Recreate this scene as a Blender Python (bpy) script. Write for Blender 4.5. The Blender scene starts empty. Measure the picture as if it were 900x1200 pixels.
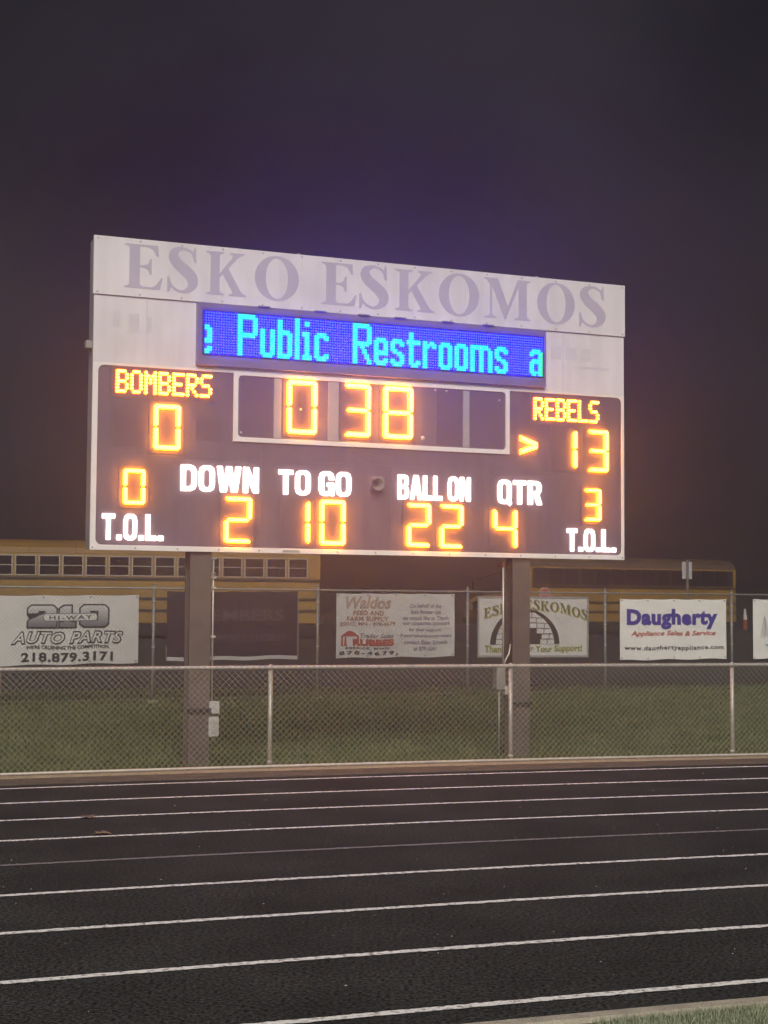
import bpy, math, random
import numpy as np
from mathutils import Vector, Matrix
from mathutils.geometry import tessellate_polygon

random.seed(7)
rng = np.random.default_rng(11)
sc = bpy.context.scene
COL = sc.collection
R = math.radians

# ------------------------------------------------------------------ camera
cam_d = bpy.data.cameras.new("camera")
cam = bpy.data.objects.new("camera", cam_d)
COL.objects.link(cam)
cam_d.sensor_fit = 'VERTICAL'
cam_d.sensor_height = 24.0
cam_d.lens = 24.0 * 1803.0 / 1200.0
cam_d.clip_start = 0.05
cam_d.clip_end = 6000
cam.matrix_world = (Matrix.Translation((0, 0, 1.7298)) @ Matrix.Rotation(math.pi / 2 + 0.0605, 4, 'X')
                    @ Matrix.Rotation(0.0064, 4, 'Z'))
sc.camera = cam

# ------------------------------------------------------------------ sky and floodlight
SUN_EL, SUN_AZ = R(33), R(2.0)          # light comes from behind the camera, slightly from the right
w = bpy.data.worlds.new("World")
sc.world = w
w.use_nodes = True
nt = w.node_tree
nt.nodes.clear()
wo = nt.nodes.new('ShaderNodeOutputWorld')
bg = nt.nodes.new('ShaderNodeBackground')
sky = nt.nodes.new('ShaderNodeTexSky')
sky.sky_type = 'NISHITA'
sky.sun_disc = False
sky.sun_elevation = SUN_EL
sky.sun_rotation = math.pi - SUN_AZ
sky.dust_density = 1.0
tc = nt.nodes.new('ShaderNodeTexCoord')
nz = nt.nodes.new('ShaderNodeTexNoise')                 # low night cloud lit from below by the stadium and the town
nz.inputs['Scale'].default_value = 3.2
nz.inputs['Detail'].default_value = 6
cr = nt.nodes.new('ShaderNodeValToRGB')
cr.color_ramp.elements[0].position = 0.3
cr.color_ramp.elements[0].color = (0.0060, 0.0054, 0.0066, 1)
cr.color_ramp.elements[1].position = 0.75
cr.color_ramp.elements[1].color = (0.0330, 0.0295, 0.0335, 1)
bg2 = nt.nodes.new('ShaderNodeBackground')
ad = nt.nodes.new('ShaderNodeAddShader')
nt.links.new(tc.outputs['Generated'], nz.inputs['Vector'])
nt.links.new(nz.outputs['Fac'], cr.inputs['Fac'])
nt.links.new(cr.outputs['Color'], bg2.inputs['Color'])
nt.links.new(sky.outputs['Color'], bg.inputs['Color'])
bg.inputs['Strength'].default_value = 0.0009
nt.links.new(bg.outputs[0], ad.inputs[0])
nt.links.new(bg2.outputs[0], ad.inputs[1])
nt.links.new(ad.outputs[0], wo.inputs[0])

sun_d = bpy.data.lights.new("sun", 'SUN')
sun_d.energy = 3.7
sun_d.angle = R(46)
sun_d.color = (1.0, 0.95, 0.88)
sun = bpy.data.objects.new("sun", sun_d)
COL.objects.link(sun)
sun.rotation_euler = Vector((-math.sin(SUN_AZ) * math.cos(SUN_EL), math.cos(SUN_AZ) * math.cos(SUN_EL),
                             -math.sin(SUN_EL))).to_track_quat('-Z', 'Y').to_euler()
sun.location = (4, -20, 14)

sc.view_settings.view_transform = 'Standard'
sc.view_settings.look = 'None'
sc.view_settings.exposure = 0.0
sc.view_settings.gamma = 1.0
sc.view_settings.use_curve_mapping = False
sc.cycles.use_denoising = True
sc.cycles.max_bounces = 6


# ------------------------------------------------------------------ materials
def mat(name, col, rough=0.6, metal=0.0, var=0.0, scale=8.0, bump=0.0, bscale=60.0, spec=0.5, col2=None, coord='Object',
        detail=4, speck=0.0, sscale=200.0, svec=None):
    m = bpy.data.materials.new(name)
    m.use_nodes = True
    n = m.node_tree
    b = n.nodes['Principled BSDF']
    b.inputs['Roughness'].default_value = rough
    b.inputs['Metallic'].default_value = metal
    b.inputs['Specular IOR Level'].default_value = spec
    c = (*col, 1)
    b.inputs['Base Color'].default_value = c
    t = n.nodes.new('ShaderNodeTexCoord')
    if var > 0 or col2:
        x = n.nodes.new('ShaderNodeTexNoise')
        x.inputs['Scale'].default_value = scale
        x.inputs['Detail'].default_value = detail
        n.links.new(t.outputs[coord], x.inputs['Vector'])
        r = n.nodes.new('ShaderNodeValToRGB')
        r.color_ramp.elements[0].position = 0.32
        r.color_ramp.elements[1].position = 0.68
        if col2:
            r.color_ramp.elements[0].color = c
            r.color_ramp.elements[1].color = (*col2, 1)
        else:
            r.color_ramp.elements[0].color = (*[v * (1 - var) for v in col], 1)
            r.color_ramp.elements[1].color = (*[v * (1 + var) for v in col], 1)
        n.links.new(x.outputs['Fac'], r.inputs['Fac'])
        n.links.new(r.outputs['Color'], b.inputs['Base Color'])
    if speck > 0:
        z_ = n.nodes.new('ShaderNodeTexNoise')
        z_.inputs['Scale'].default_value = sscale
        z_.inputs['Detail'].default_value = 2
        if svec:
            mp = n.nodes.new('ShaderNodeMapping')
            mp.inputs['Scale'].default_value = svec
            n.links.new(t.outputs[coord], mp.inputs['Vector'])
            n.links.new(mp.outputs[0], z_.inputs['Vector'])
        else:
            n.links.new(t.outputs[coord], z_.inputs['Vector'])
        q_ = n.nodes.new('ShaderNodeMapRange')
        q_.inputs[1].default_value, q_.inputs[2].default_value = 0.35, 0.68
        q_.inputs[3].default_value, q_.inputs[4].default_value = 1 - speck, 1 + speck
        n.links.new(z_.outputs['Fac'], q_.inputs[0])
        mx = n.nodes.new('ShaderNodeVectorMath')
        mx.operation = 'SCALE'
        if b.inputs['Base Color'].is_linked:
            n.links.new(b.inputs['Base Color'].links[0].from_socket, mx.inputs[0])
        else:
            mx.inputs[0].default_value = col
        n.links.new(q_.outputs[0], mx.inputs['Scale'])
        n.links.new(mx.outputs[0], b.inputs['Base Color'])
    if bump > 0:
        y = n.nodes.new('ShaderNodeTexNoise')
        y.inputs['Scale'].default_value = bscale
        y.inputs['Detail'].default_value = 3
        n.links.new(t.outputs[coord], y.inputs['Vector'])
        bp = n.nodes.new('ShaderNodeBump')
        bp.inputs['Strength'].default_value = bump
        bp.inputs['Distance'].default_value = 0.02
        n.links.new(y.outputs['Fac'], bp.inputs['Height'])
        n.links.new(bp.outputs['Normal'], b.inputs['Normal'])
    return m


def emit(name, col, s):
    m = bpy.data.materials.new(name)
    m.use_nodes = True
    n = m.node_tree
    b = n.nodes['Principled BSDF']
    b.inputs['Base Color'].default_value = (*[min(1, c) * 0.3 for c in col], 1)
    b.inputs['Roughness'].default_value = 0.4
    b.inputs['Emission Color'].default_value = (*col, 1)
    b.inputs['Emission Strength'].default_value = s
    return m


M = {}
M['board_white'] = mat('board_white', (0.64, 0.60, 0.61), 0.5, var=0.07, scale=1.6, bump=0.25, bscale=2.2, speck=.05, sscale=1.0, svec=(7, 7, .7))
M['board_trim'] = mat('board_trim', (0.72, 0.68, 0.66), 0.45, var=0.04, scale=4)
M['board_navy'] = mat('board_navy', (0.138, 0.096, 0.128), 0.42, var=0.14, scale=1.1, bump=0.2, bscale=2.5, speck=.10, sscale=1.0, svec=(8, 8, .8))
M['clock_face'] = mat('clock_face', (0.165, 0.125, 0.155), 0.3, var=0.12, scale=1.5)
M['digit_back'] = mat('digit_back', (0.132, 0.092, 0.120), 0.28, var=0.08, scale=3)
M['cabinet_side'] = mat('cabinet_side', (0.33, 0.30, 0.32), 0.5, var=0.08, scale=3)
M['seam'] = mat('seam', (0.28, 0.25, 0.28), 0.6)
M['faded_letter'] = mat('faded_letter', (0.43, 0.385, 0.46), 0.5, var=0.05, scale=3)
M['ghost_print'] = mat('ghost_print', (0.56, 0.53, 0.55), 0.5, var=0.04, scale=6)
M['frame_dark'] = mat('frame_dark', (0.17, 0.14, 0.24), 0.35, var=0.08, scale=4)
M['led_board'] = mat('led_board', (0.01, 0.012, 0.10), 0.35)
M['led_blue_core'] = emit('led_blue_core', (0.045, 0.10, 1.0), 4.2)
M['led_blue'] = emit('led_blue', (0.00012, 0.0004, 1.0), 38.0)  # LED sides, made overbright to cast blue onto the bezel
M['led_cyan_core'] = emit('led_cyan_core', (0.015, 1.0, 0.80), 1.15)
M['led_cyan'] = emit('led_cyan', (0.0, 0.70, 0.80), 1.1)
M['led_green_core'] = emit('led_green_core', (0.02, 1.0, 0.28), 1.1)
M['amber_core'] = emit('amber_core', (1.0, 0.36, 0.026), 28.0)
M['amber_wall_small'] = emit('amber_wall_small', (1.0, 0.26, 0.004), 14.0)
M['amber_wall'] = emit('amber_wall', (1.0, 0.34, 0.005), 50.0)  # overbright side walls, added to spill light onto the panel
M['amber'] = emit('amber', (1.0, 0.040, 0.0006), 9.0)  # orange skirt, a halo painted round each lens
M['caption'] = emit('caption', (1.0, 0.94, 0.86), 3.0)  # lettering given a glow of its own
M['caption_glow_edge'] = emit('caption_glow_edge', (1.0, 0.84, 0.70), 9.0)  # glowing sides added so the captions throw a halo on the panel
M['steel_brown'] = mat('steel_brown', (0.104, 0.083, 0.070), 0.55, var=0.16, scale=5, bump=0.08, bscale=30)
M['galv'] = mat('galv', (0.50, 0.475, 0.425), 0.42, metal=0.35, var=0.12, scale=14, bump=0.03)
M['galv_wire'] = mat('galv_wire', (0.33, 0.32, 0.26), 0.5, metal=0.25, var=0.12, scale=5)
M['galv_old'] = mat('galv_old', (0.27, 0.26, 0.24), 0.5, metal=0.3, var=0.15, scale=9)
M['wire_old'] = mat('wire_old', (0.15, 0.145, 0.125), 0.55, metal=0.2)
M['box_gray'] = mat('box_gray', (0.45, 0.44, 0.42), 0.45, var=0.06, scale=10)
M['track'] = mat('track', (0.032, 0.035, 0.033), 0.95, spec=0.08, var=0.0, col2=(0.052, 0.055, 0.051), scale=1.3, bump=0.5, bscale=150, detail=9, speck=.75, sscale=48)
M['line'] = mat('line', (0.30, 0.28, 0.25), 0.75, col2=(0.90, 0.89, 0.84), scale=30, bump=0.25, bscale=150, detail=6)
M['line'].node_tree.nodes['Color Ramp'].color_ramp.elements[0].position = 0.34
M['line'].node_tree.nodes['Color Ramp'].color_ramp.elements[1].position = 0.50
M['line_faint'] = mat('line_faint', (0.13, 0.125, 0.13), 0.8, col2=(0.25, 0.24, 0.24), scale=26)
M['sand'] = mat('sand', (0.31, 0.26, 0.175), 0.9, col2=(0.41, 0.345, 0.235), scale=7, bump=0.5, bscale=60, speck=.3, sscale=50)
M['dirt'] = mat('dirt', (0.085, 0.068, 0.050), 0.9, col2=(0.15, 0.12, 0.085), scale=5, bump=0.5, bscale=60, speck=.3, sscale=50)
M['kerb'] = mat('kerb', (0.40, 0.36, 0.28), 0.85, var=0.15, scale=12, bump=0.3, bscale=80)
M['grass_ground'] = mat('grass_ground', (0.100, 0.108, 0.042), 0.95, col2=(0.064, 0.088, 0.028), scale=0.55, bump=0.6, bscale=28, detail=8)
M['turf_ground'] = mat('turf_ground', (0.11, 0.14, 0.065), 0.95, col2=(0.16, 0.19, 0.10), scale=9, bump=0.5, bscale=60)
M['asphalt'] = mat('asphalt', (0.034, 0.031, 0.030), 0.9, var=0.2, scale=0.5, bump=0.3, bscale=40)
M['banner_white'] = mat('banner_white', (0.62, 0.60, 0.57), 0.5, var=0.06, scale=2.5, bump=0.9, bscale=3.5)
M['banner_bright'] = mat('banner_bright', (0.70, 0.68, 0.64), 0.5, var=0.05, scale=2.5, bump=0.8, bscale=3.5)
M['banner_navy'] = mat('banner_navy', (0.045, 0.036, 0.048), 0.4, var=0.12, scale=3)
M['lit_strip'] = mat('lit_strip', (0.55, 0.53, 0.50), 0.5)  # light along a banner's bottom edge, put into a pale colour
M['ink_black'] = mat('ink_black', (0.045, 0.042, 0.045), 0.5)
M['ink_gray'] = mat('ink_gray', (0.20, 0.19, 0.21), 0.5)
M['ink_faint'] = mat('ink_faint', (0.105, 0.086, 0.095), 0.5)
M['ink_red'] = mat('ink_red', (0.42, 0.10, 0.08), 0.5)
M['ink_rust'] = mat('ink_rust', (0.36, 0.17, 0.12), 0.5)
M['ink_tan'] = mat('ink_tan', (0.42, 0.31, 0.24), 0.5)
M['ink_blue'] = mat('ink_blue', (0.065, 0.055, 0.27), 0.5)
M['ink_lime'] = mat('ink_lime', (0.42, 0.43, 0.12), 0.5)
M['ink_olive'] = mat('ink_olive', (0.16, 0.15, 0.07), 0.5)
M['ink_purple'] = mat('ink_purple', (0.22, 0.18, 0.24), 0.5)
M['ink_teal'] = mat('ink_teal', (0.10, 0.32, 0.38), 0.5)
M['bus_yellow'] = mat('bus_yellow', (0.24, 0.14, 0.028), 0.5, var=0.14, scale=0.9)
M['bus_roof'] = mat('bus_roof', (0.19, 0.108, 0.026), 0.55, var=0.14, scale=0.9)
M['bus_roof_unlit'] = mat('bus_roof_unlit', (0.07, 0.050, 0.030), 0.6, var=0.15, scale=0.9)  # far bus's roof, its lack of light put into the colour
M['bus_black'] = mat('bus_black', (0.025, 0.022, 0.022), 0.5)
M['bus_frame'] = mat('bus_frame', (0.34, 0.31, 0.26), 0.4, metal=0.4, var=0.1, scale=4)
M['bus_glass'] = mat('bus_glass', (0.018, 0.017, 0.018), 0.12, spec=0.5)
M['rubber'] = mat('rubber', (0.02, 0.02, 0.02), 0.8)
M['stop_red'] = mat('stop_red', (0.40, 0.07, 0.06), 0.5)
M['white_paint'] = mat('white_paint', (0.62, 0.60, 0.57), 0.5)
M['sign_back'] = mat('sign_back', (0.40, 0.39, 0.38), 0.45, metal=0.3, var=0.08, scale=8)
M['orange_plastic'] = mat('orange_plastic', (0.30, 0.06, 0.035), 0.5)
M['lamp_red'] = mat('lamp_red', (0.25, 0.02, 0.02), 0.3)
M['lamp_amber'] = mat('lamp_amber', (0.4, 0.16, 0.02), 0.3)
M['leaf'] = mat('leaf', (0.20, 0.125, 0.07), 0.8, var=0.2, scale=30)
M['paper'] = mat('paper', (0.5, 0.48, 0.44), 0.8)
M['horn'] = mat('horn', (0.30, 0.27, 0.27), 0.4, metal=0.3)

# gradient print of the big numerals: light above, dark below (print, follows the banner's own height)
gm = bpy.data.materials.new('numeral_print')
gm.use_nodes = True
n = gm.node_tree
t = n.nodes.new('ShaderNodeTexCoord')
s = n.nodes.new('ShaderNodeSeparateXYZ')
r = n.nodes.new('ShaderNodeMapRange')
r.inputs[1].default_value = 1.29
r.inputs[2].default_value = 1.66
c = n.nodes.new('ShaderNodeValToRGB')
c.color_ramp.elements[0].color = (0.10, 0.10, 0.12, 1)
c.color_ramp.elements[1].color = (0.55, 0.54, 0.53, 1)
n.links.new(t.outputs['Object'], s.inputs[0])
n.links.new(s.outputs['Z'], r.inputs[0])
n.links.new(r.outputs[0], c.inputs[0])
n.links.new(c.outputs[0], n.nodes['Principled BSDF'].inputs['Base Color'])
M['numeral_print'] = gm


# grass blades: colour varies blade by blade through a vertex-random style noise on object position
def blade_mat(name, a, b, scale):
    return mat(name, a, 0.85, col2=b, scale=scale, spec=0.2)


M['blade'] = blade_mat('blade', (0.050, 0.080, 0.022), (0.165, 0.175, 0.070), 2.2)
M['turf_blade'] = blade_mat('turf_blade', (0.14, 0.17, 0.085), (0.38, 0.40, 0.28), 40)


# ------------------------------------------------------------------ mesh helpers
class MB:
    def __init__(self):
        self.v, self.f, self.mi = [], [], []

    def add(self, vs, fs, mi=0):
        o = len(self.v)
        self.v += [tuple(p) for p in vs]
        self.f += [tuple(i + o for i in q) for q in fs]
        self.mi += [mi] * len(fs)
        return self

    def box(self, x0, x1, y0, y1, z0, z1, mi=0):
        vs = [(x0, y0, z0), (x1, y0, z0), (x1, y1, z0), (x0, y1, z0), (x0, y0, z1), (x1, y0, z1), (x1, y1, z1), (x0, y1, z1)]
        return self.add(vs, [(0, 3, 2, 1), (4, 5, 6, 7), (0, 1, 5, 4), (1, 2, 6, 5), (2, 3, 7, 6), (3, 0, 4, 7)], mi)

    def poly(self, pts, y0, y1, mi=0, top=None, scale_front=None, holes=None):
        """prism in the XZ plane between depth y0 (front) and y1 (back); optional hole loops"""
        loops = [list(pts)] + ([list(h) for h in holes] if holes else [])
        for L in range(len(loops)):
            area = sum(a[0] * b[1] - b[0] * a[1] for a, b in zip(loops[L], loops[L][1:] + loops[L][:1]))
            if (area < 0) == (L == 0):
                loops[L].reverse()
        flat = [p for L in loops for p in L]
        tris = tessellate_polygon([[Vector((p[0], p[1], 0)) for p in L] for L in loops])
        k = len(flat)
        fp = flat
        if scale_front:
            cx = (min(p[0] for p in flat) + max(p[0] for p in flat)) / 2
            cz = (min(p[1] for p in flat) + max(p[1] for p in flat)) / 2
            fp = [(cx + (p[0] - cx) * scale_front[0], cz + (p[1] - cz) * scale_front[1]) for p in flat]
        vs = [(p[0], y0, p[1]) for p in fp] + [(p[0], y1, p[1]) for p in flat]
        ff = []
        for tr in tris:
            a, b, c_ = [flat[i] for i in tr]
            ar = (b[0] - a[0]) * (c_[1] - a[1]) - (c_[0] - a[0]) * (b[1] - a[1])
            ff.append(tuple(tr) if ar > 0 else tuple(reversed(tr)))
        self.add(vs, ff, mi if top is None else top)
        o = len(self.v) - 2 * k
        side, base = [], 0
        for L in loops:
            m_ = len(L)
            for i in range(m_):
                a, b = base + i, base + (i + 1) % m_
                side.append((o + b, o + a, o + a + k, o + b + k))
            base += m_
        side += [tuple(o + i + k for i in reversed(q)) for q in ff]
        self.f += side
        self.mi += [mi] * len(side)
        return self

    def tube(self, a, b, r0, r1=None, n=8, mi=0):
        a, b = Vector(a), Vector(b)
        r1 = r0 if r1 is None else r1
        d = (b - a).normalized()
        u = d.cross(Vector((0, 0, 1)) if abs(d.z) < 0.9 else Vector((1, 0, 0))).normalized()
        v = d.cross(u)
        vs = []
        for p, rr in ((a, r0), (b, r1)):
            for i in range(n):
                t_ = 2 * math.pi * i / n
                vs.append(p + (u * math.cos(t_) + v * math.sin(t_)) * rr)
        fs = [(i, (i + 1) % n, n + (i + 1) % n, n + i) for i in range(n)]
        fs += [tuple(reversed(range(n))), tuple(range(n, 2 * n))]
        return self.add(vs, fs, mi)

    def path(self, pts, rad, n=8, mi=0):
        pts = [Vector(p) for p in pts]
        o = len(self.v)
        for k, p in enumerate(pts):
            d = (pts[min(k + 1, len(pts) - 1)] - pts[max(k - 1, 0)]).normalized()
            u = d.cross(Vector((0, 0, 1)) if abs(d.z) < 0.9 else Vector((0, 1, 0))).normalized()
            v = d.cross(u)
            for i in range(n):
                t_ = 2 * math.pi * i / n
                self.v.append(tuple(p + (u * math.cos(t_) + v * math.sin(t_)) * rad))
        fs = []
        for k in range(len(pts) - 1):
            for i in range(n):
                fs.append((o + k * n + i, o + k * n + (i + 1) % n, o + (k + 1) * n + (i + 1) % n, o + (k + 1) * n + i))
        fs += [tuple(o + i for i in reversed(range(n))), tuple(o + (len(pts) - 1) * n + i for i in range(n))]
        self.f += fs
        self.mi += [mi] * len(fs)
        return self

    def lathe(self, prof, axis_o, n=24, mi=0):
        """profile of (radius, y) turned about the local Y axis through axis_o"""
        ox, oy, oz = axis_o
        o = len(self.v)
        for rr, y in prof:
            for i in range(n):
                t_ = 2 * math.pi * i / n
                self.v.append((ox + rr * math.cos(t_), oy + y, oz + rr * math.sin(t_)))
        fs = []
        for k in range(len(prof) - 1):
            for i in range(n):
                fs.append((o + k * n + i, o + k * n + (i + 1) % n, o + (k + 1) * n + (i + 1) % n, o + (k + 1) * n + i))
        self.f += fs
        self.mi += [mi] * len(fs)
        return self

    def mesh(self, name, mats, smooth=False):
        me = bpy.data.meshes.new(name)
        me.from_pydata(self.v, [], self.f)
        for m_ in (mats if isinstance(mats, (list, tuple)) else [mats]):
            me.materials.append(M[m_])
        me.polygons.foreach_set('material_index', self.mi)
        if smooth:
            me.polygons.foreach_set('use_smooth', [True] * len(me.polygons))
        me.update()
        return me

    def build(self, name, mats, parent=None, smooth=False, bevel=0):
        o = bpy.data.objects.new(name, self.mesh(name, mats, smooth))
        COL.objects.link(o)
        o.parent = parent
        if bevel:
            b = o.modifiers.new('bevel', 'BEVEL')
            b.width = bevel
            b.segments = 2
            b.limit_method = 'ANGLE'
        return o


def empty(name, loc, rz=0.0):
    o = bpy.data.objects.new(name, None)
    COL.objects.link(o)
    o.location = loc
    o.rotation_euler = (0, 0, rz)
    o.empty_display_size = 0.2
    return o


def tag(o, label=None, cat=None, group=None, kind=None):
    for k, v in (('label', label), ('category', cat), ('group', group), ('kind', kind)):
        if v:
            o[k] = v
    return o


def link(name, me, parent=None, loc=(0, 0, 0)):
    o = bpy.data.objects.new(name, me)
    COL.objects.link(o)
    o.parent = parent
    o.location = loc
    return o


def copy_tree(o, parent=None):
    c_ = o.copy()
    COL.objects.link(c_)
    c_.parent = parent
    for ch in list(o.children):
        copy_tree(ch, c_)
    return c_


def lettering(name, body, x0, x1, z0, z1, y, m, parent, offset=0.0, shear=0.0, thick=0.004, warp=None, edge=None, spacing=1.0):
    """Lettering in the XZ plane fitted to the rectangle, front face at depth y"""
    cu = bpy.data.curves.new('txt', 'FONT')
    cu.body = body
    cu.offset = offset
    cu.shear = shear
    cu.space_character = spacing
    cu.resolution_u = 3
    cu.extrude = 0.05
    ob = bpy.data.objects.new('txt', cu)
    me = bpy.data.meshes.new_from_object(ob)
    bpy.data.objects.remove(ob)
    bpy.data.curves.remove(cu)
    a = np.empty(len(me.vertices) * 3)
    me.vertices.foreach_get('co', a)
    a = a.reshape(-1, 3)
    lo, hi = a.min(0), a.max(0)
    q = np.empty_like(a)
    q[:, 0] = x0 + (a[:, 0] - lo[0]) / (hi[0] - lo[0]) * (x1 - x0)
    q[:, 2] = z0 + (a[:, 1] - lo[1]) / (hi[1] - lo[1]) * (z1 - z0)
    q[:, 1] = np.where(a[:, 2] > 0, y, y + thick)
    if warp:
        q = warp(q)
    me.vertices.foreach_set('co', q.ravel())
    me.materials.clear()
    me.materials.append(M[m])
    mi = np.zeros(len(me.polygons), int)
    if edge:
        me.materials.append(M[edge])
        nn = np.empty(len(me.polygons) * 3)
        me.update()
        me.polygons.foreach_get('normal', nn)
        mi = (np.abs(nn.reshape(-1, 3)[:, 1]) < 0.5).astype(int)
    me.polygons.foreach_set('material_index', mi)
    me.polygons.foreach_set('use_smooth', [False] * len(me.polygons))
    me.update()
    me.name = name
    o = bpy.data.objects.new(name, me)
    COL.objects.link(o)
    o.parent = parent
    if z1 - z0 < 0.163:
        o['kind'] = 'stuff'                      # lines of print too small to pick letters out
    return o


# ------------------------------------------------------------------ serif capitals (unit cap height)
def catmull(pts, per=6):
    out = []
    P = [pts[0]] + pts + [pts[-1]]
    for i in range(1, len(P) - 2):
        for k in range(per):
            t_ = k / per
            out.append(tuple(0.5 * ((2 * P[i][j]) + (-P[i - 1][j] + P[i + 1][j]) * t_ +
                                    (2 * P[i - 1][j] - 5 * P[i][j] + 4 * P[i + 1][j] - P[i + 2][j]) * t_ ** 2 +
                                    (-P[i - 1][j] + 3 * P[i][j] - 3 * P[i + 1][j] + P[i + 2][j]) * t_ ** 3) for j in range(len(pts[0]))))
    out.append(pts[-1])
    return out


def serif(ch):
    """list of (outline, holes)"""
    if ch == 'E':
        return [([(0, 0), (.79, 0), (.85, .27), (.815, .27), (.70, .10), (.62, .05), (.40, .05), (.34, .09), (.34, .48), (.42, .48),
                  (.52, .44), (.56, .33), (.60, .33), (.60, .69), (.56, .69), (.52, .57), (.42, .53), (.34, .53), (.34, .95),
                  (.50, .95), (.62, .91), (.72, .75), (.76, .75), (.74, 1), (0, 1), (0, .96), (.06, .955), (.11, .91), (.11, .09),
                  (.06, .045), (0, .04)], None)]
    if ch == 'K':
        return [([(0, 0), (.45, 0), (.45, .04), (.39, .045), (.34, .09), (.34, .40), (.42, .49), (.66, .10), (.66, .05), (.58, .04),
                  (.58, 0), (1.02, 0), (1.02, .04), (.95, .06), (.88, .12), (.56, .63), (.78, .86), (.88, .94), (.97, .96), (.97, 1),
                  (.60, 1), (.60, .96), (.67, .94), (.66, .88), (.34, .50), (.34, .91), (.39, .955), (.45, .96), (.45, 1), (0, 1),
                  (0, .96), (.06, .955), (.11, .91), (.11, .09), (.06, .045), (0, .04)], None)]
    if ch == 'M':
        return [([(0, 0), (.34, 0), (.34, .04), (.26, .06), (.22, .12), (.22, .80), (.56, 0), (.60, 0), (.95, .82), (.95, .09),
                  (.90, .045), (.84, .04), (.84, 0), (1.28, 0), (1.28, .04), (1.22, .045), (1.18, .09), (1.18, .91), (1.22, .955),
                  (1.28, .96), (1.28, 1), (.93, 1), (.65, .32), (.37, 1), (0, 1), (0, .96), (.07, .95), (.13, .88), (.16, .82),
                  (.16, .12), (.11, .05), (0, .04)], None)]
    if ch == 'O':
        o = [(.5 + .5 * math.cos(a), .5 + .53 * math.sin(a)) for a in [2 * math.pi * i / 40 for i in range(40)]]
        h = [(.5 + .255 * math.cos(a), .5 + .475 * math.sin(a)) for a in [2 * math.pi * i / 40 for i in range(40)]]
        return [(o, [h])]
    if ch == 'S':
        c_ = catmull([(.585, .76, .03), (.52, .91, .05), (.36, .985, .06), (.19, .92, .15), (.155, .78, .205), (.24, .63, .23),
                      (.40, .49, .24), (.53, .33, .235), (.53, .14, .17), (.36, .01, .07), (.16, .08, .05), (.055, .27, .03)])
        L, Rr = [], []
        for i, (x, z, wd) in enumerate(c_):
            a, b = c_[max(i - 1, 0)], c_[min(i + 1, len(c_) - 1)]
            dx, dz = b[0] - a[0], b[1] - a[1]
            l_ = math.hypot(dx, dz) or 1
            L.append((x - dz / l_ * wd / 2, z + dx / l_ * wd / 2))
            Rr.append((x + dz / l_ * wd / 2, z - dx / l_ * wd / 2))
        return [(L + Rr[::-1], None), ([(.57, 1.02), (.605, 1.02), (.615, .68), (.575, .68), (.53, .85)], None),
                ([(.03, -.02), (.065, -.02), (.11, .12), (.07, .33), (.03, .33)], None)]


def serif_letter(ch, x0, x1, z0, z1, y, m, parent, thick=0.004, warp=None):
    mb = MB()
    ps = serif(ch)
    xs = [p[0] for o, _ in ps for p in o]
    zs = [p[1] for o, _ in ps for p in o]
    f_ = lambda p: (x0 + (p[0] - min(xs)) / (max(xs) - min(xs)) * (x1 - x0), z0 + (p[1] - min(zs)) / (max(zs) - min(zs)) * (z1 - z0))
    for k, (o, h) in enumerate(ps):
        mb.poly([f_(p) for p in o], y - 0.0006 * k, y + thick, holes=[[f_(p) for p in q] for q in h] if h else None)
    if warp:
        mb.v = [tuple(p) for p in warp(np.array(mb.v))]
    return mb.build('letter', m, parent)


# ------------------------------------------------------------------ ground, track, lawn
CX, CY, R0 = 27.5704, -68.6964, 88.7507            # the bend of the track: centre and outermost line
LANE = 1.067
A0 = math.atan2(17 - CY, 0 - CX)


def pol(rad, a):
    return (CX + rad * math.cos(a), CY + rad * math.sin(a))


def ground_h(rad):
    return float(np.interp(rad, [0, 79, 79.7, 89.2, 89.9, 90.4, 95, 101.5, 104, 112, 3000],
                           [-.05, -.05, -.05, -.05, -.06, -.15, -.11, 0.0, .05, .62, .62]))


def ring(name, r_in, r_out, z, m, a_lo=-0.55, a_hi=0.55, n=160, depth=0.0, kind='structure', radii=None, ragged=0.0):
    """sheet (or slab of the given depth) between two radii of the bend"""
    mb = MB()
    rr = radii or [r_in, r_out]
    vs = []
    for i in range(n + 1):
        a = A0 + a_hi + (a_lo - a_hi) * i / n
        for q in rr:
            x, y = pol(q + (rng.normal(0, ragged) if ragged else 0), a)
            vs.append((x, y, z(q) if callable(z) else z))
    k = len(rr)
    fs = []
    for i in range(n):
        for j in range(k - 1):
            fs.append((i * k + j, (i + 1) * k + j, (i + 1) * k + j + 1, i * k + j + 1)[::-1])
    mb.add(vs, fs)
    if depth:
        for jj, sgn in ((0, 1), (k - 1, -1)):
            o = len(mb.v)
            pv = [vs[i * k + jj] for i in range(n + 1)]
            mb.v += pv + [(p[0], p[1], p[2] - depth) for p in pv]
            for i in range(n):
                q = (o + i, o + i + 1, o + n + 2 + i, o + n + 1 + i)
                mb.f.append(q if sgn < 0 else q[::-1])
                mb.mi.append(0)
    o = mb.build(name, m)
    if kind:
        o['kind'] = kind
    return o


# one sheet that reaches the horizon
mb = MB()
radii = [0.5, 30, 60, 76, 79.7, 84, 88.9, 89.9, 90.4, 92, 95, 98, 101.5, 104, 106, 108, 110, 112, 125, 160, 300, 800, 2500]
NA = 240
for q in radii:
    for i in range(NA):
        x, y = pol(q, 2 * math.pi * i / NA)
        mb.v.append((x, y, ground_h(q)))
for k in range(len(radii) - 1):
    for i in range(NA):
        mb.f.append((k * NA + i, (k + 1) * NA + i, (k + 1) * NA + (i + 1) % NA, k * NA + (i + 1) % NA))
        mb.mi.append(0)
g = mb.build('ground', 'grass_ground', smooth=True)
g['kind'] = 'structure'

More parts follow.
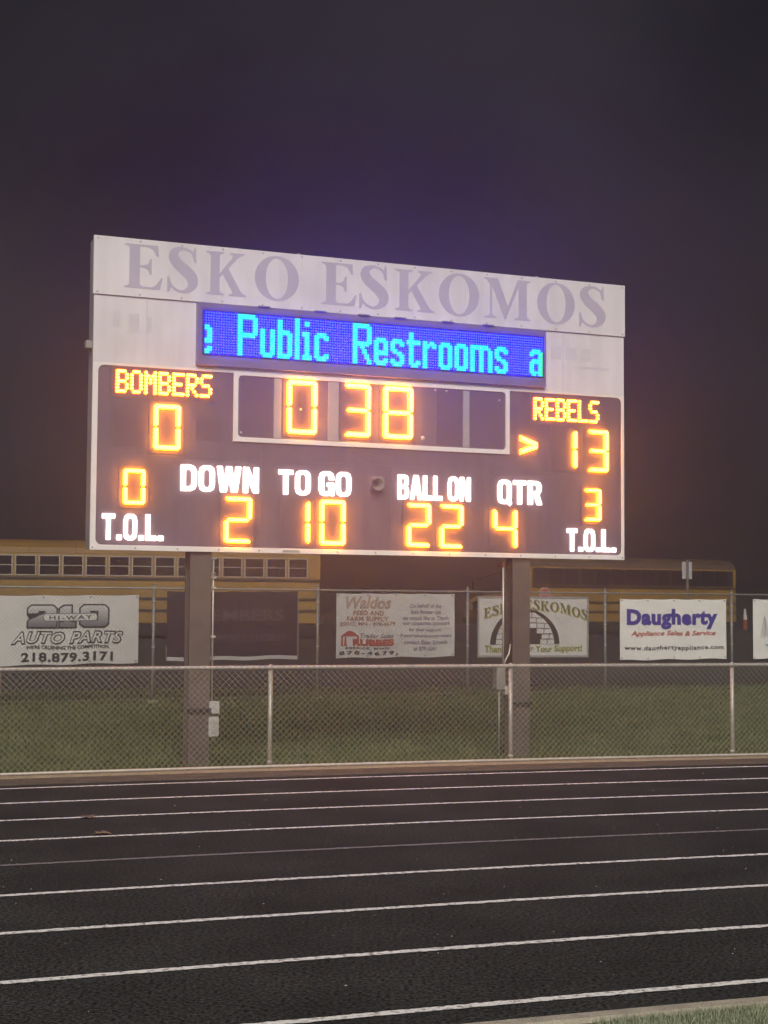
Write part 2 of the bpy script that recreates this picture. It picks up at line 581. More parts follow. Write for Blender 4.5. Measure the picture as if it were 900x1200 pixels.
ring('running_track', 79.86, 89.03, 0.0, 'track', depth=0.045)
for k in range(9):
    ro = R0 - LANE * k
    ring('lane_line', ro - 0.030, ro + 0.030, 0.004, 'line_faint' if k == 4 else 'line', n=1500, a_lo=-.25, a_hi=.25, ragged=.0032)
ring('dirt_edge', 89.05, 89.58, lambda q: 0.004 if q < 89.2 else 0.002, 'dirt', depth=0.12, radii=[89.05, 89.12, 89.58])
ring('gravel_border', 89.57, 89.98, lambda q: 0.004 if q < 89.58 else 0.008, 'sand', depth=0.14, radii=[89.57, 89.63, 89.98])
ring('kerb', 79.775, 79.85, 0.035, 'kerb', depth=0.10)
ring('infield_turf', 60, 79.772, 0.012, 'turf_ground', radii=[60, 70, 77, 79.772])
ring('parking_lot', 104, 230, lambda q: ground_h(q) + .006, 'asphalt', radii=[104, 106, 108, 110, 112, 125, 160, 230], a_lo=-.6, a_hi=.6)


def blades(name, m, n, fn, hmin, hmax, wd, lean, label, cat):
    """a mass of single blades as one mesh; fn(n) gives xyz of the roots"""
    p = fn(n)
    a = rng.uniform(0, 2 * math.pi, n)
    hh = rng.uniform(hmin, hmax, n) * (1 + .55 * np.sin(p[:, 0] * 3.1 + 1.7 * np.sin(p[:, 1] * 2.3)) * np.sin(p[:, 1] * 2.7 + 1.3 * np.sin(p[:, 0] * 1.9)))
    ww = wd * rng.uniform(.6, 1.3, n)
    la = rng.uniform(0, 2 * math.pi, n)
    ln = hh * rng.uniform(0, lean, n)
    v = np.empty((n, 3, 3))
    d = np.stack([np.cos(a) * ww, np.sin(a) * ww, np.zeros(n)], 1)
    v[:, 0] = p - d
    v[:, 1] = p + d
    v[:, 2] = p + np.stack([np.cos(la) * ln, np.sin(la) * ln, hh], 1)
    me = bpy.data.meshes.new(name)
    me.vertices.add(n * 3)
    me.vertices.foreach_set('co', v.ravel())
    me.loops.add(n * 3)
    me.loops.foreach_set('vertex_index', np.arange(n * 3))
    me.polygons.add(n)
    me.polygons.foreach_set('loop_start', np.arange(n) * 3)
    me.materials.append(M[m])
    me.update()
    me.validate()
    o = bpy.data.objects.new(name, me)
    COL.objects.link(o)
    return tag(o, label, cat, kind='stuff')


def lawn(n):
    rad = 90.02 + rng.random(n) ** 1.25 * 13.9
    a = A0 + rng.uniform(-.15, .13, n)
    z = np.interp(rad, [89.9, 90.4, 95, 101.5, 104, 112], [-.06, -.15, -.11, 0, .05, .62])
    return np.stack([CX + rad * np.cos(a), CY + rad * np.sin(a), z - .004], 1)


def turf(n):
    rad = 79.765 - rng.random(n) ** 1.6 * 3.2
    a = A0 + rng.uniform(-.09, .03, n)
    return np.stack([CX + rad * np.cos(a), CY + rad * np.sin(a), np.full(n, .008)], 1)


blades('lawn_grass', 'blade', 160000, lawn, .03, .10, .008, .9, 'mown dull green grass between the two chain link fences', 'grass')
blades('turf_grass', 'turf_blade', 110000, turf, .015, .04, .0022, .9, 'short green turf fibres inside the concrete kerb', 'turf')

# ------------------------------------------------------------------ scoreboard
BY = 2.3255                       # height of the cabinet's underside
BW, BH = 6.84, 3.5385
sb = empty('scoreboard', (-3.2732, 17.1, 0), 0.3841)
tag(sb, 'large lit football scoreboard on two brown steel posts behind the low fence', 'scoreboard')


def bd(x0, x1, b0, b1, y0, y1, name, m, parent=sb, bevel=0):
    return MB().box(x0, x1, y0, y1, BY + b0, BY + b1).build(name, m, parent, bevel=bevel)


cabinet = bd(0.012, BW - .012, .012, BH - .012, .02, .30, 'cabinet', 'cabinet_side')
header = bd(-.015, BW + .01, 2.872, BH, -.035, .02, 'header_panel', 'board_white', bevel=.006)
for k, ch in enumerate('ESKOESKOMOS'):
    x0, x1 = [(.333, .775), (.829, 1.19), (1.285, 1.765), (1.869, 2.413), (2.699, 3.147), (3.178, 3.558), (3.644, 4.16), (4.222, 4.769),
              (4.837, 5.48), (5.576, 6.113), (6.175, 6.56)][k]
    r_ = ch in 'OS'
    serif_letter(ch, x0, x1, BY + (2.957 if r_ else 2.972), BY + (3.492 if r_ else 3.478), -.038, 'faded_letter', header, .006)
upper = bd(0, BW, 2.110, 2.868, -.012, .02, 'upper_panel', 'board_white')
for x in (2.28, 4.58):
    bd(x, x + .006, 2.878, BH - .006, -.0365, -.030, 'panel_joint', 'ghost_print', header)
# panel joints
for x in (.60, 5.95):
    bd(x, x + .012, 2.12, 2.86, -.014, -.008, 'panel_joint', 'ghost_print', upper)
# faded print left and right of the message display
for x0, x1, z0, z1 in ((.22, .30, 2.52, 2.70), (.40, .52, 2.46, 2.68), (.60, .66, 2.48, 2.66), (5.78, 5.93, 2.52, 2.68), (6.00, 6.15, 2.52, 2.68),
                       (6.22, 6.36, 2.52, 2.68), (6.10, 6.62, 2.42, 2.45)):
    bd(x0, x1, z0, z1, -.0145, -.009, 'faded_print', 'ghost_print', upper)


def rrect(x0, x1, z0, z1, rad, n=5):
    pts = []
    for cx, cz, a in ((x1 - rad, z1 - rad, 0), (x0 + rad, z1 - rad, 90), (x0 + rad, z0 + rad, 180), (x1 - rad, z0 + rad, 270)):
        for i in range(n + 1):
            t_ = R(a + 90 * i / n)
            pts.append((cx + rad * math.cos(t_), cz + rad * math.sin(t_)))
    return pts


# white surround of the lower half, with a rounded opening, and the purple face set back in it
mb = MB()
out = [(0, BY), (BW, BY), (BW, BY + 2.108), (0, BY + 2.108)]
mb.poly(out, -.018, .019, holes=[rrect(.062, 6.80, BY + .058, BY + 2.078, .07)])
mb.build('border_trim', 'board_trim', sb, bevel=.003)
low = bd(.05, 6.81, .05, 2.09, -.006, .0195, 'score_panel', 'board_navy')
# sheet joints of the lower face
for x in (1.98, 3.62, 4.86):
    bd(x, x + .008, .08, 1.26, -.0085, -.003, 'sheet_joint', 'clock_face', low)
bd(.09, 6.77, 1.075, 1.083, -.0085, -.003, 'sheet_joint', 'clock_face', low)

for x in np.linspace(.03, BW - .03, 15):
    for z, yy in ((.028, -.018), (BH - .03, -.035), (2.90, -.035)):
        MB().lathe([(.0, -.006), (.008, -.005), (.011, 0)], (float(x), yy, BY + z), 6).build('screw', 'galv_old', sb)
# clock panel
mb = MB()
mb.poly([(1.635, BY + 1.283), (5.195, BY + 1.283), (5.195, BY + 2.10), (1.635, BY + 2.10)], -.034, -.006,
        holes=[rrect(1.69, 5.143, BY + 1.336, BY + 2.055, .05)])
clk = mb.build('clock_frame', 'board_trim', sb, bevel=.003)
bd(1.68, 5.15, 1.33, 2.06, -.012, -.006, 'clock_panel', 'clock_face', clk)
for x0, x1, z0, z1 in ((1.72, 2.10, 1.352, 2.04), (4.205, 4.545, 1.36, 2.03), (4.66, 5.12, 1.35, 2.04)):
    bd(x0, x1, z0, z1, -.017, -.012, 'blank_digit_window', 'digit_back', clk)
for x0, x1, z0, z1 in ((2.125, 2.215, 1.345, 2.045), (4.562, 4.645, 1.345, 2.045), (2.80, 2.93, 1.345, 2.045)):
    bd(x0, x1, z0, z1, -.024, -.012, 'module_strip', 'cabinet_side', clk)
MB().lathe([(.0, -.016), (.02, -.014), (.026, 0)], (4.028, -.014, BY + 1.433), 12).build('colon_lamp', 'paper', clk, smooth=True)
for x, z in ((4.19, 2.03), (4.34, 2.025), (5.06, 1.95), (2.46, 1.70), (4.60, 1.385), (1.73, 1.39)):
    MB().lathe([(.0, -.012), (.012, -.010), (.016, 0)], (x, -.016, BY + z), 10).build('screw', 'galv', clk, smooth=True)

# seven-segment digits: every lit segment is its own raised amber lens
SEG = {'0': 'abcdef', '1': 'bc', '2': 'abged', '3': 'abgcd', '4': 'fgbc', '8': 'abcdefg'}


def segment_poly(kind, x0, x1, z0, z1, wd):
    zm = (z0 + z1) / 2
    g_ = wd * .22
    h_ = wd / 2
    if kind in 'adg':
        zc = {'a': z1 - h_, 'd': z0 + h_, 'g': zm}[kind]
        l_, r_ = x0 + h_ + g_, x1 - h_ - g_
        if kind == 'a':
            l_, r_ = x0 + wd * .45, x1 - wd * .45
            return [(l_, zc + h_), (l_ - h_ * .3, zc + h_ * .2), (l_ + h_, zc - h_), (r_ - h_, zc - h_), (r_ + h_ * .3, zc + h_ * .2), (r_, zc + h_)]
        if kind == 'd':
            l_, r_ = x0 + wd * .45, x1 - wd * .45
            return [(l_, zc - h_), (l_ - h_ * .3, zc - h_ * .2), (l_ + h_, zc + h_), (r_ - h_, zc + h_), (r_ + h_ * .3, zc - h_ * .2), (r_, zc - h_)]
        return [(l_, zc), (l_ + h_ * .8, zc + h_ * .9), (r_ - h_ * .8, zc + h_ * .9), (r_, zc), (r_ - h_ * .8, zc - h_ * .9), (l_ + h_ * .8, zc - h_ * .9)]
    xc = {'f': x0 + h_, 'e': x0 + h_, 'b': x1 - h_, 'c': x1 - h_}[kind]
    sg = -1 if kind in 'fe' else 1
    if kind in 'fb':
        b_, t_ = zm + g_, z1 - wd * .5
        return [(xc - h_, b_ + h_ * .5), (xc, b_), (xc + h_, b_ + h_ * .5), (xc + h_, t_ - (h_ if sg < 0 else 0)), (xc + sg * h_ * .4, t_ + h_ * .45),
                (xc - h_, t_ - (h_ if sg > 0 else 0))] if sg > 0 else \
               [(xc - h_, b_ + h_ * .5), (xc, b_), (xc + h_, b_ + h_ * .5), (xc + h_, t_ - h_), (xc - h_ * .4, t_ + h_ * .45), (xc - h_, t_)]
    b_, t_ = z0 + wd * .5, zm - g_
    if sg > 0:
        return [(xc - h_, t_ - h_ * .5), (xc, t_), (xc + h_, t_ - h_ * .5), (xc + h_, b_), (xc + h_ * .4, b_ - h_ * .45), (xc - h_, b_ + h_)]
    return [(xc - h_, t_ - h_ * .5), (xc, t_), (xc + h_, t_ - h_ * .5), (xc + h_, b_ + h_), (xc - h_ * .4, b_ - h_ * .45), (xc - h_, b_)]


def offset_poly(pts, d):
    area = sum(a[0] * b[1] - b[0] * a[1] for a, b in zip(pts, pts[1:] + pts[:1]))
    pts = pts if area > 0 else pts[::-1]
    q = []
    for i in range(len(pts)):
        a, b, c_ = pts[i - 1], pts[i], pts[(i + 1) % len(pts)]
        n1 = Vector((b[1] - a[1], -(b[0] - a[0]))).normalized()
        n2 = Vector((c_[1] - b[1], -(c_[0] - b[0]))).normalized()
        nn = n1 + n2
        nn = nn / max(.5, nn.length_squared / 2)
        q.append((b[0] + nn.x * d, b[1] + nn.y * d))
    return q


def lens(mb, pts, y_base, y_mid, y_top, grow, inset):
    """amber lens: a low skirt painted as its halo, overbright walls and a raised face"""
    cx = sum(p[0] for p in pts) / len(pts)
    cz = sum(p[1] for p in pts) / len(pts)
    k = len(pts)

    def off(d):
        q = []
        for i in range(k):
            a, b, c_ = pts[i - 1], pts[i], pts[(i + 1) % k]
            n1 = Vector((b[1] - a[1], -(b[0] - a[0]))).normalized()
            n2 = Vector((c_[1] - b[1], -(c_[0] - b[0]))).normalized()
            nn = (n1 + n2)
            nn = nn / max(.35, nn.length_squared / 2) if nn.length > 1e-6 else n1
            q.append((b[0] + nn.x * d, b[1] + nn.y * d))
        return q
    area = sum(a[0] * b[1] - b[0] * a[1] for a, b in zip(pts, pts[1:] + pts[:1]))
    if area < 0:
        pts = pts[::-1]
    o0, o1, o2 = off(grow), pts, off(-inset)
    vs = [(p[0], y_base, p[1]) for p in o0] + [(p[0], y_mid, p[1]) for p in o1] + [(p[0], y_top, p[1]) for p in o2]
    for L in range(2):
        mb.add(vs[L * k:(L + 2) * k], [(i, (i + 1) % k, k + (i + 1) % k, k + i) for i in range(k)], 0 if L == 0 else 2)
    mb.add([vs[2 * k + i] for i in range(k)], [tuple(range(k))], 1)


def digit(ch, x0, x1, z0, z1, wd, y=-.006):
    wd *= .72
    if ch == '1':
        x0 = x1 - .3
    d_ = bd(x0 - .05, x1 + .05, z0 - .045, z1 + .045, y - .006, y, 'digit', 'digit_back')
    for s_ in SEG[ch]:
        mb = MB()
        lens(mb, segment_poly(s_, x0, x1, BY + z0, BY + z1, wd), y - .006, y - .012, y - .046, .009, wd * .04)
        mb.build('segment', ['amber', 'amber_core', 'amber_wall'], d_)
    return d_


for a in (('0', 2.287, 2.646, 1.409, 2.036, .066, -.012), ('3', 3.0, 3.328, 1.409, 2.036, .066, -.012), ('8', 3.505, 3.876, 1.407, 2.034, .066, -.012),
          ('0', .701, 1.006, 1.15, 1.662, .062), ('0', .365, .607, .519, .914, .052), ('2', 1.543, 1.863, .111, .637, .060),
          ('1', 2.50, 2.575, .115, .620, .058), ('0', 2.709, 3.018, .11, .638, .060), ('2', 3.819, 4.123, .112, .632, .060),
          ('2', 4.256, 4.555, .105, .630, .060), ('4', 4.974, 5.292, .115, .600, .058), ('1', 6.062, 6.135, 1.14, 1.625, .058),
          ('3', 6.305, 6.591, 1.115, 1.642, .060), ('3', 6.255, 6.48, .487, .891, .050)):
    digit(*a)
# empty digit windows left and right of the home score
for x0, x1, z0, z1 in ((.24, .60, 1.16, 1.60), (1.19, 1.50, 1.28, 1.52)):
    bd(x0, x1, z0, z1, -.010, -.006, 'blank_digit_window', 'digit_back')
# possession arrow
pa = bd(5.30, 5.62, 1.27, 1.55, -.010, -.006, 'possession_arrow', 'digit_back')
for z0, z1 in ((1.507, 1.425), (1.311, 1.393)):
    mb = MB()
    wv = .030
    s_ = 1 if z0 > z1 else -1
    lens(mb, [(5.345, BY + z0 + wv * .9 * s_ - .01 * s_), (5.345, BY + z0 - wv * s_ - .01 * s_), (5.52, BY + z1 - wv * .7 * s_), (5.585, BY + z1 - .012 * s_), (5.575, BY + z1 + wv * .8 * s_)],
         -.010, -.016, -.050, .006, .007)
    mb.build('segment', ['amber', 'amber_core', 'amber_wall'], pa)

# team names in amber lamps (five by seven dots per letter)
F57 = {'B': '11110 10001 10001 11110 10001 10001 11110', 'O': '01110 10001 10001 10001 10001 10001 01110',
       'M': '10001 11011 10101 10101 10001 10001 10001', 'E': '11111 10000 10000 11110 10000 10000 11111',
       'R': '11110 10001 10001 11110 10100 10010 10001', 'S': '01111 10000 10000 01110 00001 00001 11110',
       'L': '10000 10000 10000 10000 10000 10000 11111'}


def team(word, x0, x1, z0, z1, label):
    back = bd(x0 - .06, x1 + .06, z0 - .05, z1 + .05, -.011, -.006, 'team_name', 'digit_back')
    back['label'] = label
    n_ = len(word)
    cell = (x1 - x0) / (n_ * 6 - 1)
    rp = (z1 - z0) / 7
    for k, ch in enumerate(word):
        mb = MB()
        rows = F57[ch].split()
        on = {(i, j) for j in range(7) for i in range(5) if rows[j][i] == '1'}

        def pt(i, j):
            return (x0 + (k * 6 + i + .5) * cell, BY + z1 - (j + .5) * rp)
        for (i, j) in on:
            cx, cz = pt(i, j)
            rr = .0195
            lens(mb, [(cx + rr * math.cos(2 * math.pi * q / 8), cz + rr * math.sin(2 * math.pi * q / 8)) for q in range(8)],
                 -.011, -.015, -.036, .004, .003)
        mb.build('lamp_letter', ['amber', 'amber_core', 'amber_wall_small'], back)


team('BOMBERS', .265, 1.37, 1.772, 2.036, 'amber lamp letters reading BOMBERS')
team('REBELS', 5.54, 6.46, 1.732, 2.018, 'amber lamp letters reading REBELS')

# white captions in heavy condensed capitals, made to glow
OO = [(.3, 0), (.7, 0), (.92, .08), (1, .25), (1, .75), (.92, .92), (.7, 1), (.3, 1), (.08, .92), (0, .75), (0, .25), (.08, .08)]
OH = [(.42, .15), (.58, .15), (.67, .25), (.67, .75), (.58, .85), (.42, .85), (.33, .75), (.33, .25)]
CAP = {'D': (1, [(0, 0), (.62, 0), (.86, .06), (1, .22), (1, .78), (.86, .94), (.62, 1), (0, 1)], [[(.34, .17), (.55, .17), (.66, .26), (.66, .74), (.55, .83), (.34, .83)]]),
       'O': (1, OO, [OH]),
       'W': (1.55, [(.15, 0), (.40, 0), (.5, .55), (.60, 0), (.85, 0), (1, 1), (.78, 1), (.715, .42), (.61, 1), (.39, 1), (.285, .42), (.22, 1), (0, 1)], None),
       'N': (1, [(0, 0), (.30, 0), (.30, .52), (.66, 0), (1, 0), (1, 1), (.70, 1), (.70, .48), (.34, 1), (0, 1)], None),
       'T': (.95, [(.34, 0), (.66, 0), (.66, .82), (1, .82), (1, 1), (0, 1), (0, .82), (.34, .82)], None),
       'G': (1, [(.3, 0), (.64, 0), (.76, .08), (.80, 0), (1, 0), (1, .54), (.54, .54), (.54, .38), (.67, .38), (.67, .24), (.58, .15), (.42, .15), (.33, .25), (.33, .75), (.42, .85),
                 (.58, .85), (.67, .76), (.67, .65), (1, .65), (1, .76), (.92, .92), (.7, 1), (.3, 1), (.08, .92), (0, .75), (0, .25), (.08, .08)], None),
       'B': (1, [(0, 0), (.65, 0), (.9, .06), (1, .2), (1, .38), (.94, .48), (.82, .53), (.93, .6), (.97, .7), (.97, .82), (.88, .95), (.64, 1), (0, 1)],
             [[(.34, .16), (.56, .16), (.66, .22), (.66, .38), (.56, .44), (.34, .44)], [(.34, .6), (.54, .6), (.63, .65), (.63, .79), (.54, .85), (.34, .85)]]),
       'A': (1.08, [(0, 0), (.31, 0), (.355, .2), (.645, .2), (.69, 0), (1, 0), (.70, 1), (.30, 1)], [[(.40, .36), (.60, .36), (.5, .80)]]),
       'L': (.82, [(0, 0), (1, 0), (1, .18), (.40, .18), (.40, 1), (0, 1)], None),
       'Q': (1, [(.3, 0), (.66, 0), (.74, .015), (.9, -.09), (1.04, .05), (.94, .13), (1, .25)] + OO[4:], [OH]),
       'R': (1.02, [(0, 0), (.34, 0), (.34, .40), (.46, .40), (.66, 0), (1.02, 0), (.80, .44), (.93, .53), (.98, .64), (.98, .80), (.88, .94), (.64, 1), (0, 1)],
             [[(.34, .57), (.55, .57), (.64, .63), (.64, .78), (.55, .84), (.34, .84)]]),
       '.': (.38, [(0, 0), (1, 0), (1, .19), (0, .19)], None)}
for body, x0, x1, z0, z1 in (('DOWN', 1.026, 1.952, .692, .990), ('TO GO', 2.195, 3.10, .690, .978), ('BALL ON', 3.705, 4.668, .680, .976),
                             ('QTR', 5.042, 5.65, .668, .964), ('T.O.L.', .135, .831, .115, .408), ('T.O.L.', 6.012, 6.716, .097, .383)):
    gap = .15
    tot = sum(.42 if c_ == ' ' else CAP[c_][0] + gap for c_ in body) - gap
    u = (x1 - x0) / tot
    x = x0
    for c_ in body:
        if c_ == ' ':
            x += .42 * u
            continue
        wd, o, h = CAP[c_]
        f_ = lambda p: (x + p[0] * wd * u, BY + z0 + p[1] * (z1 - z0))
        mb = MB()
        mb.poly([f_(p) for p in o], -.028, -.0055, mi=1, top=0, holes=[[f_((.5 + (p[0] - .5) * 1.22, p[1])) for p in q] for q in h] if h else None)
        mb.build('caption_letter', ['caption', 'caption_glow_edge'], low, bevel=.004)
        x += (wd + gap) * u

# horn, small maker's plate, clips
hn = MB()
hn.box(3.33, 3.53, -.02, -.006, BY + .77, BY + .95)
hb = hn.build('horn', 'clock_face', sb, bevel=.004)
MB().lathe([(.075, -.11), (.066, -.10), (.035, -.05), (.03, 0)], (3.40, -.02, BY + .84), 16).build('bell', 'horn', hb, smooth=True)
MB().box(3.43, 3.51, -.07, -.02, BY + .80, BY + .90).box(3.36, 3.50, -.045, -.02, BY + .90, BY + .935).build('driver_box', 'horn', hb, bevel=.006)
lettering('maker_mark', 'DAKTRONICS', 3.05, 3.62, BY + 1.135, BY + 1.205, -.0085, 'clock_face', sb, offset=.01, thick=.002)
for x in (2.42, 5.60):
    MB().box(x, x + .03, .05, .12, BY + BH - .012, BY + BH + .035).build('lifting_eye', 'galv_old', sb, bevel=.004)
bd(-.06, .012, 2.28, 2.36, .10, .20, 'side_bracket', 'galv_old')
bd(2.25, 2.45, .020, .042, -.030, -.018, 'latch', 'galv', sb)

# blue LED message display
md = bd(1.178, 5.678, 2.140, 2.862, -.075, -.012, 'message_display', 'frame_dark', bevel=.004)
bd(1.235, 5.645, 2.255, 2.785, -.079, -.075, 'led_panel', 'led_board', md)
mb = MB()
mb.poly([(1.178, BY + 2.140), (5.678, BY + 2.140), (5.678, BY + 2.862), (1.178, BY + 2.862)], -.082, -.075,
        holes=[[(1.225, BY + 2.24), (5.655, BY + 2.24), (5.655, BY + 2.80), (1.225, BY + 2.80)]])
mb.build('bezel', 'frame_dark', md, bevel=.005)
for x in (1.9, 2.6, 3.15, 3.62, 4.25, 4.8):
    bd(x, x + .14, 2.8625, 2.874, -.112, -.06, 'bezel_clip', 'galv_old', md)
X6 = lambda rows: [q for q in rows]
o_ = ['.####.', '######'] + ['##..##'] * 7 + ['######', '.####.']
G = {'u': (5, ['##..##'] * 9 + ['######', '.####.']), 'o': (5, o_),
     'e': (5, ['.####.', '######', '##..##', '##..##', '##..##', '######', '######', '##....', '##..##', '######', '.####.']),
     's': (5, ['.####.', '######', '##..##', '##....', '###...', '.####.', '...###', '....##', '##..##', '######', '.####.']),
     'c': (5, ['.####.', '######', '##..##'] + ['##....'] * 5 + ['##..##', '######', '.####.']),
     'r': (5, ['##.##.', '######', '###.##'] + ['##....'] * 8), 'm': (5, ['########..', '#########.'] + ['##..##..##'] * 9),
     'a': (5, ['.####.', '######', '##..##', '....##', '.#####', '######', '##..##', '##..##', '##..##', '######', '.##.##']),
     'b': (1, ['##....'] * 4 + ['#####.', '######'] + ['##..##'] * 7 + ['######', '#####.']), 'l': (0, ['##'] * 16),
     'i': (1, ['.##.', '.##.', '....', '....', '###.', '###.'] + ['.##.'] * 7 + ['####', '####']),
     't': (2, ['.##...'] * 3 + ['######', '######'] + ['.##...'] * 6 + ['.##.##', '.#####', '..###.']),
     'P': (0, ['#######.', '########'] + ['##....##'] * 5 + ['########', '#######.'] + ['##......'] * 7),
     'R': (0, ['#######.', '########'] + ['##....##'] * 5 + ['########', '#######.', '##.##...', '##..##..', '##..##..', '##...##.', '##...##.', '##....##', '##....##'])}
lit = set()
for ch, c0 in (('e', -3), ('P', 13), ('u', 22), ('b', 29), ('l', 36), ('i', 39), ('c', 44), ('R', 60), ('e', 69), ('s', 76), ('t', 83), ('r', 90),
               ('o', 97), ('o', 104), ('m', 111), ('s', 122), ('a', 138)):
    top, rows = G[ch]
    for j, row in enumerate(rows):
        for i, q in enumerate(row):
            if q == '#' and 0 <= c0 + i < 144:
                lit.add((c0 + i, top + j))
pw, ph = (5.625 - 1.262) / 144, .490 / 16
bl, cy_ = MB(), MB()
for j in range(16):
    for i in range(144):
        x, z = 1.262 + (i + .5) * pw, BY + 2.764 - (j + .5) * ph
        on = (i, j) in lit
        a = .0148 if on else .0118
        b = .0112 if on else .0068
        vs = [(x - a, -.079, z - a), (x + a, -.079, z - a), (x + a, -.079, z + a), (x - a, -.079, z + a),
              (x - b, -.098, z - b), (x + b, -.098, z - b), (x + b, -.098, z + b), (x - b, -.098, z + b)]
        t_ = cy_ if on else bl
        t_.add(vs, [(0, 1, 5, 4), (1, 2, 6, 5), (2, 3, 7, 6), (3, 0, 4, 7)], 0)
        t_.add(vs[4:], [(0, 1, 2, 3)], 2 if (on and i >= 142) else 1)
bl.build('background_leds', ['led_blue', 'led_blue_core'], md)['kind'] = 'stuff'
cy_.build('text_leds', ['led_cyan', 'led_cyan_core', 'led_green_core'], md)['kind'] = 'stuff'


# steel posts: wide-flange sections
def beam(x0, x1, y0, y1, z0, z1, tf=.022, tw=.016):
    xm = (x0 + x1) / 2
    prof = [(x0, y0), (x1, y0), (x1, y0 + tf), (xm + tw / 2, y0 + tf), (xm + tw / 2, y1 - tf), (x1, y1 - tf), (x1, y1), (x0, y1), (x0, y1 - tf),
            (xm - tw / 2, y1 - tf), (xm - tw / 2, y0 + tf), (x0, y0 + tf)]
    k = len(prof)
    mb = MB()
    vs = [(p[0], p[1], z0) for p in prof] + [(p[0], p[1], z1) for p in prof]
    mb.add(vs, [(i, (i + 1) % k, k + (i + 1) % k, k + i) for i in range(k)])
    return mb.build('leg', 'steel_brown', sb)


l1 = beam(1.165, 1.415, .04, .27, -.34, BY + .012)
l2 = beam(5.275, 5.515, .04, .27, -.34, BY + .012)
for x0, x1, lg in ((1.15, 1.43, l1), (5.26, 5.53, l2)):
    mb = MB()
    mb.box(x0, x1, .018, .040, .49, .545)
    mb.build('strap', 'bus_black', lg)
# conduit and boxes on the left post
cd = MB().path([(1.455, .10, .62), (1.455, .10, BY - .05)], .012).build('conduit', 'galv', sb, smooth=True)
for z in (BY - .08, BY - .30, BY - .42, BY - .98):
    MB().box(1.40, 1.485, .075, .11, z, z + .025).build('clamp', 'galv', cd)
MB().lathe([(.02, -.03), (.032, -.02), (.032, .02), (.02, .03)], (1.455, .10, BY - .26), 10).build('coupling', 'galv', cd, smooth=True)
eb = bd(1.41, 1.53, .48 - BY, .62 - BY, .03, .13, 'outlet_box', 'box_gray', bevel=.008)
eb2 = bd(1.405, 1.525, .22 - BY, .445 - BY, .03, .13, 'switch_box', 'box_gray', bevel=.008)
MB().box(1.425, 1.505, .022, .030, .26, .41).build('cover_plate', 'galv', eb2, bevel=.003)
# conduit and boxes on the right post
cd2 = MB().path([(5.155, .06, .95), (5.155, .06, BY - .12)], .014).build('conduit', 'galv', sb, smooth=True)
MB().path([(5.10, .06, -.1), (5.10, .06, .72)], .014).build('lower_conduit', 'galv_old', cd2, smooth=True)
jb = bd(5.05, 5.17, .70 - BY, .98 - BY, .02, .14, 'junction_box', 'galv_old', bevel=.008)
MB().box(5.16, 5.22, .01, .08, .64, .74).build('outlet_cover', 'galv', jb, bevel=.006)
MB().path([(5.15, .04, .98), (5.17, .03, 1.06), (5.22, .03, 1.14), (5.245, .04, 1.26)], .011).build('flexible_conduit', 'galv', jb, smooth=True)


# ------------------------------------------------------------------ chain link
def fence_wire(fn, L0, L1, z0, z1, dia, rad, name, m, parent, zoff=lambda s_: 0.0):
    """two families of crossing diagonal wires along the path fn(s, depth)"""
    mb = MB()
    h_ = z1 - z0
    k0, k1 = int(L0 / dia), int(L1 / dia)
    for fam in (1, -1):
        for k in range(k0, k1 + 1):
            s0 = k * dia
            pts = []
            for q in range(3):
                f_ = q / 2
                s_ = s0 + fam * (f_ - .5) * h_ + (0 if fam > 0 else 0)
                x, y = fn(s_, fam * rad * 0.9)
                pts.append((x, y, z0 + h_ * f_ + zoff(s_)))
            # stays inside the end posts
            mb.path(pts, rad, n=4)
    return mb.build(name, m, parent)


# front fence follows the track bend
RF = 89.76
sf = lambda s_, d: pol(RF + d, A0 - s_ / RF)
org = pol(RF, A0)


def s_of(x, y):
    return (A0 - math.atan2(y - CY, x - CX)) * RF


ff = empty('track_fence', (0, 0, 0))
tag(ff, 'low galvanised chain link fence running along the far edge of the track', 'fence')
s1 = s_of(-1.16, 16.36)
SP = (s_of(4.04, 18.07) - s_of(-3.84, 15.63)) / 3
posts = [s_of(-3.84, 15.63) + SP * k - (.07 if k == 0 else 0) for k in range(-3, 7)]
LO, HI = posts[0], posts[-1]
TOP = 1.065
pm = MB()
pm.tube((0, 0, -.1), (0, 0, TOP - .01), .0235, n=12)
pmesh = pm.mesh('post', 'galv', smooth=True)
cm = MB()
cm.tube((0, 0, TOP - .03), (0, 0, TOP + .02), .031, .027, n=12)
cm.tube((0, 0, TOP + .02), (0, 0, TOP + .032), .020, .008, n=12)
cmesh = cm.mesh('post_cap', 'galv', smooth=True)
bm_ = MB()
bm_.tube((0, 0, .05), (0, 0, .085), .028, n=12)
bmesh_ = bm_.mesh('brace_band', 'galv', smooth=True)
for s_ in posts:
    x, y = sf(s_, .055)
    po = link('post', pmesh, ff, (x, y, 0))
    link('post_cap', cmesh, po)
    link('brace_band', bmesh_, po)
for z, rr, nm in ((TOP, .019, 'top_rail'), (.028, .015, 'bottom_rail')):
    pts = []
    N_ = 60
    for i in range(N_ + 1):
        s_ = LO + (HI - LO) * i / N_
        x, y = sf(s_, .028 if z > .5 else .010)
        pts.append((x, y, z))
    MB().path(pts, rr, n=10).build(nm, 'galv', ff, smooth=True)
fence_wire(lambda s_, d: sf(s_, d), LO + .6, HI - .6, .012, TOP + .032, .066, .0021, 'chain_link_wire', 'galv_wire', ff)['kind'] = 'stuff'

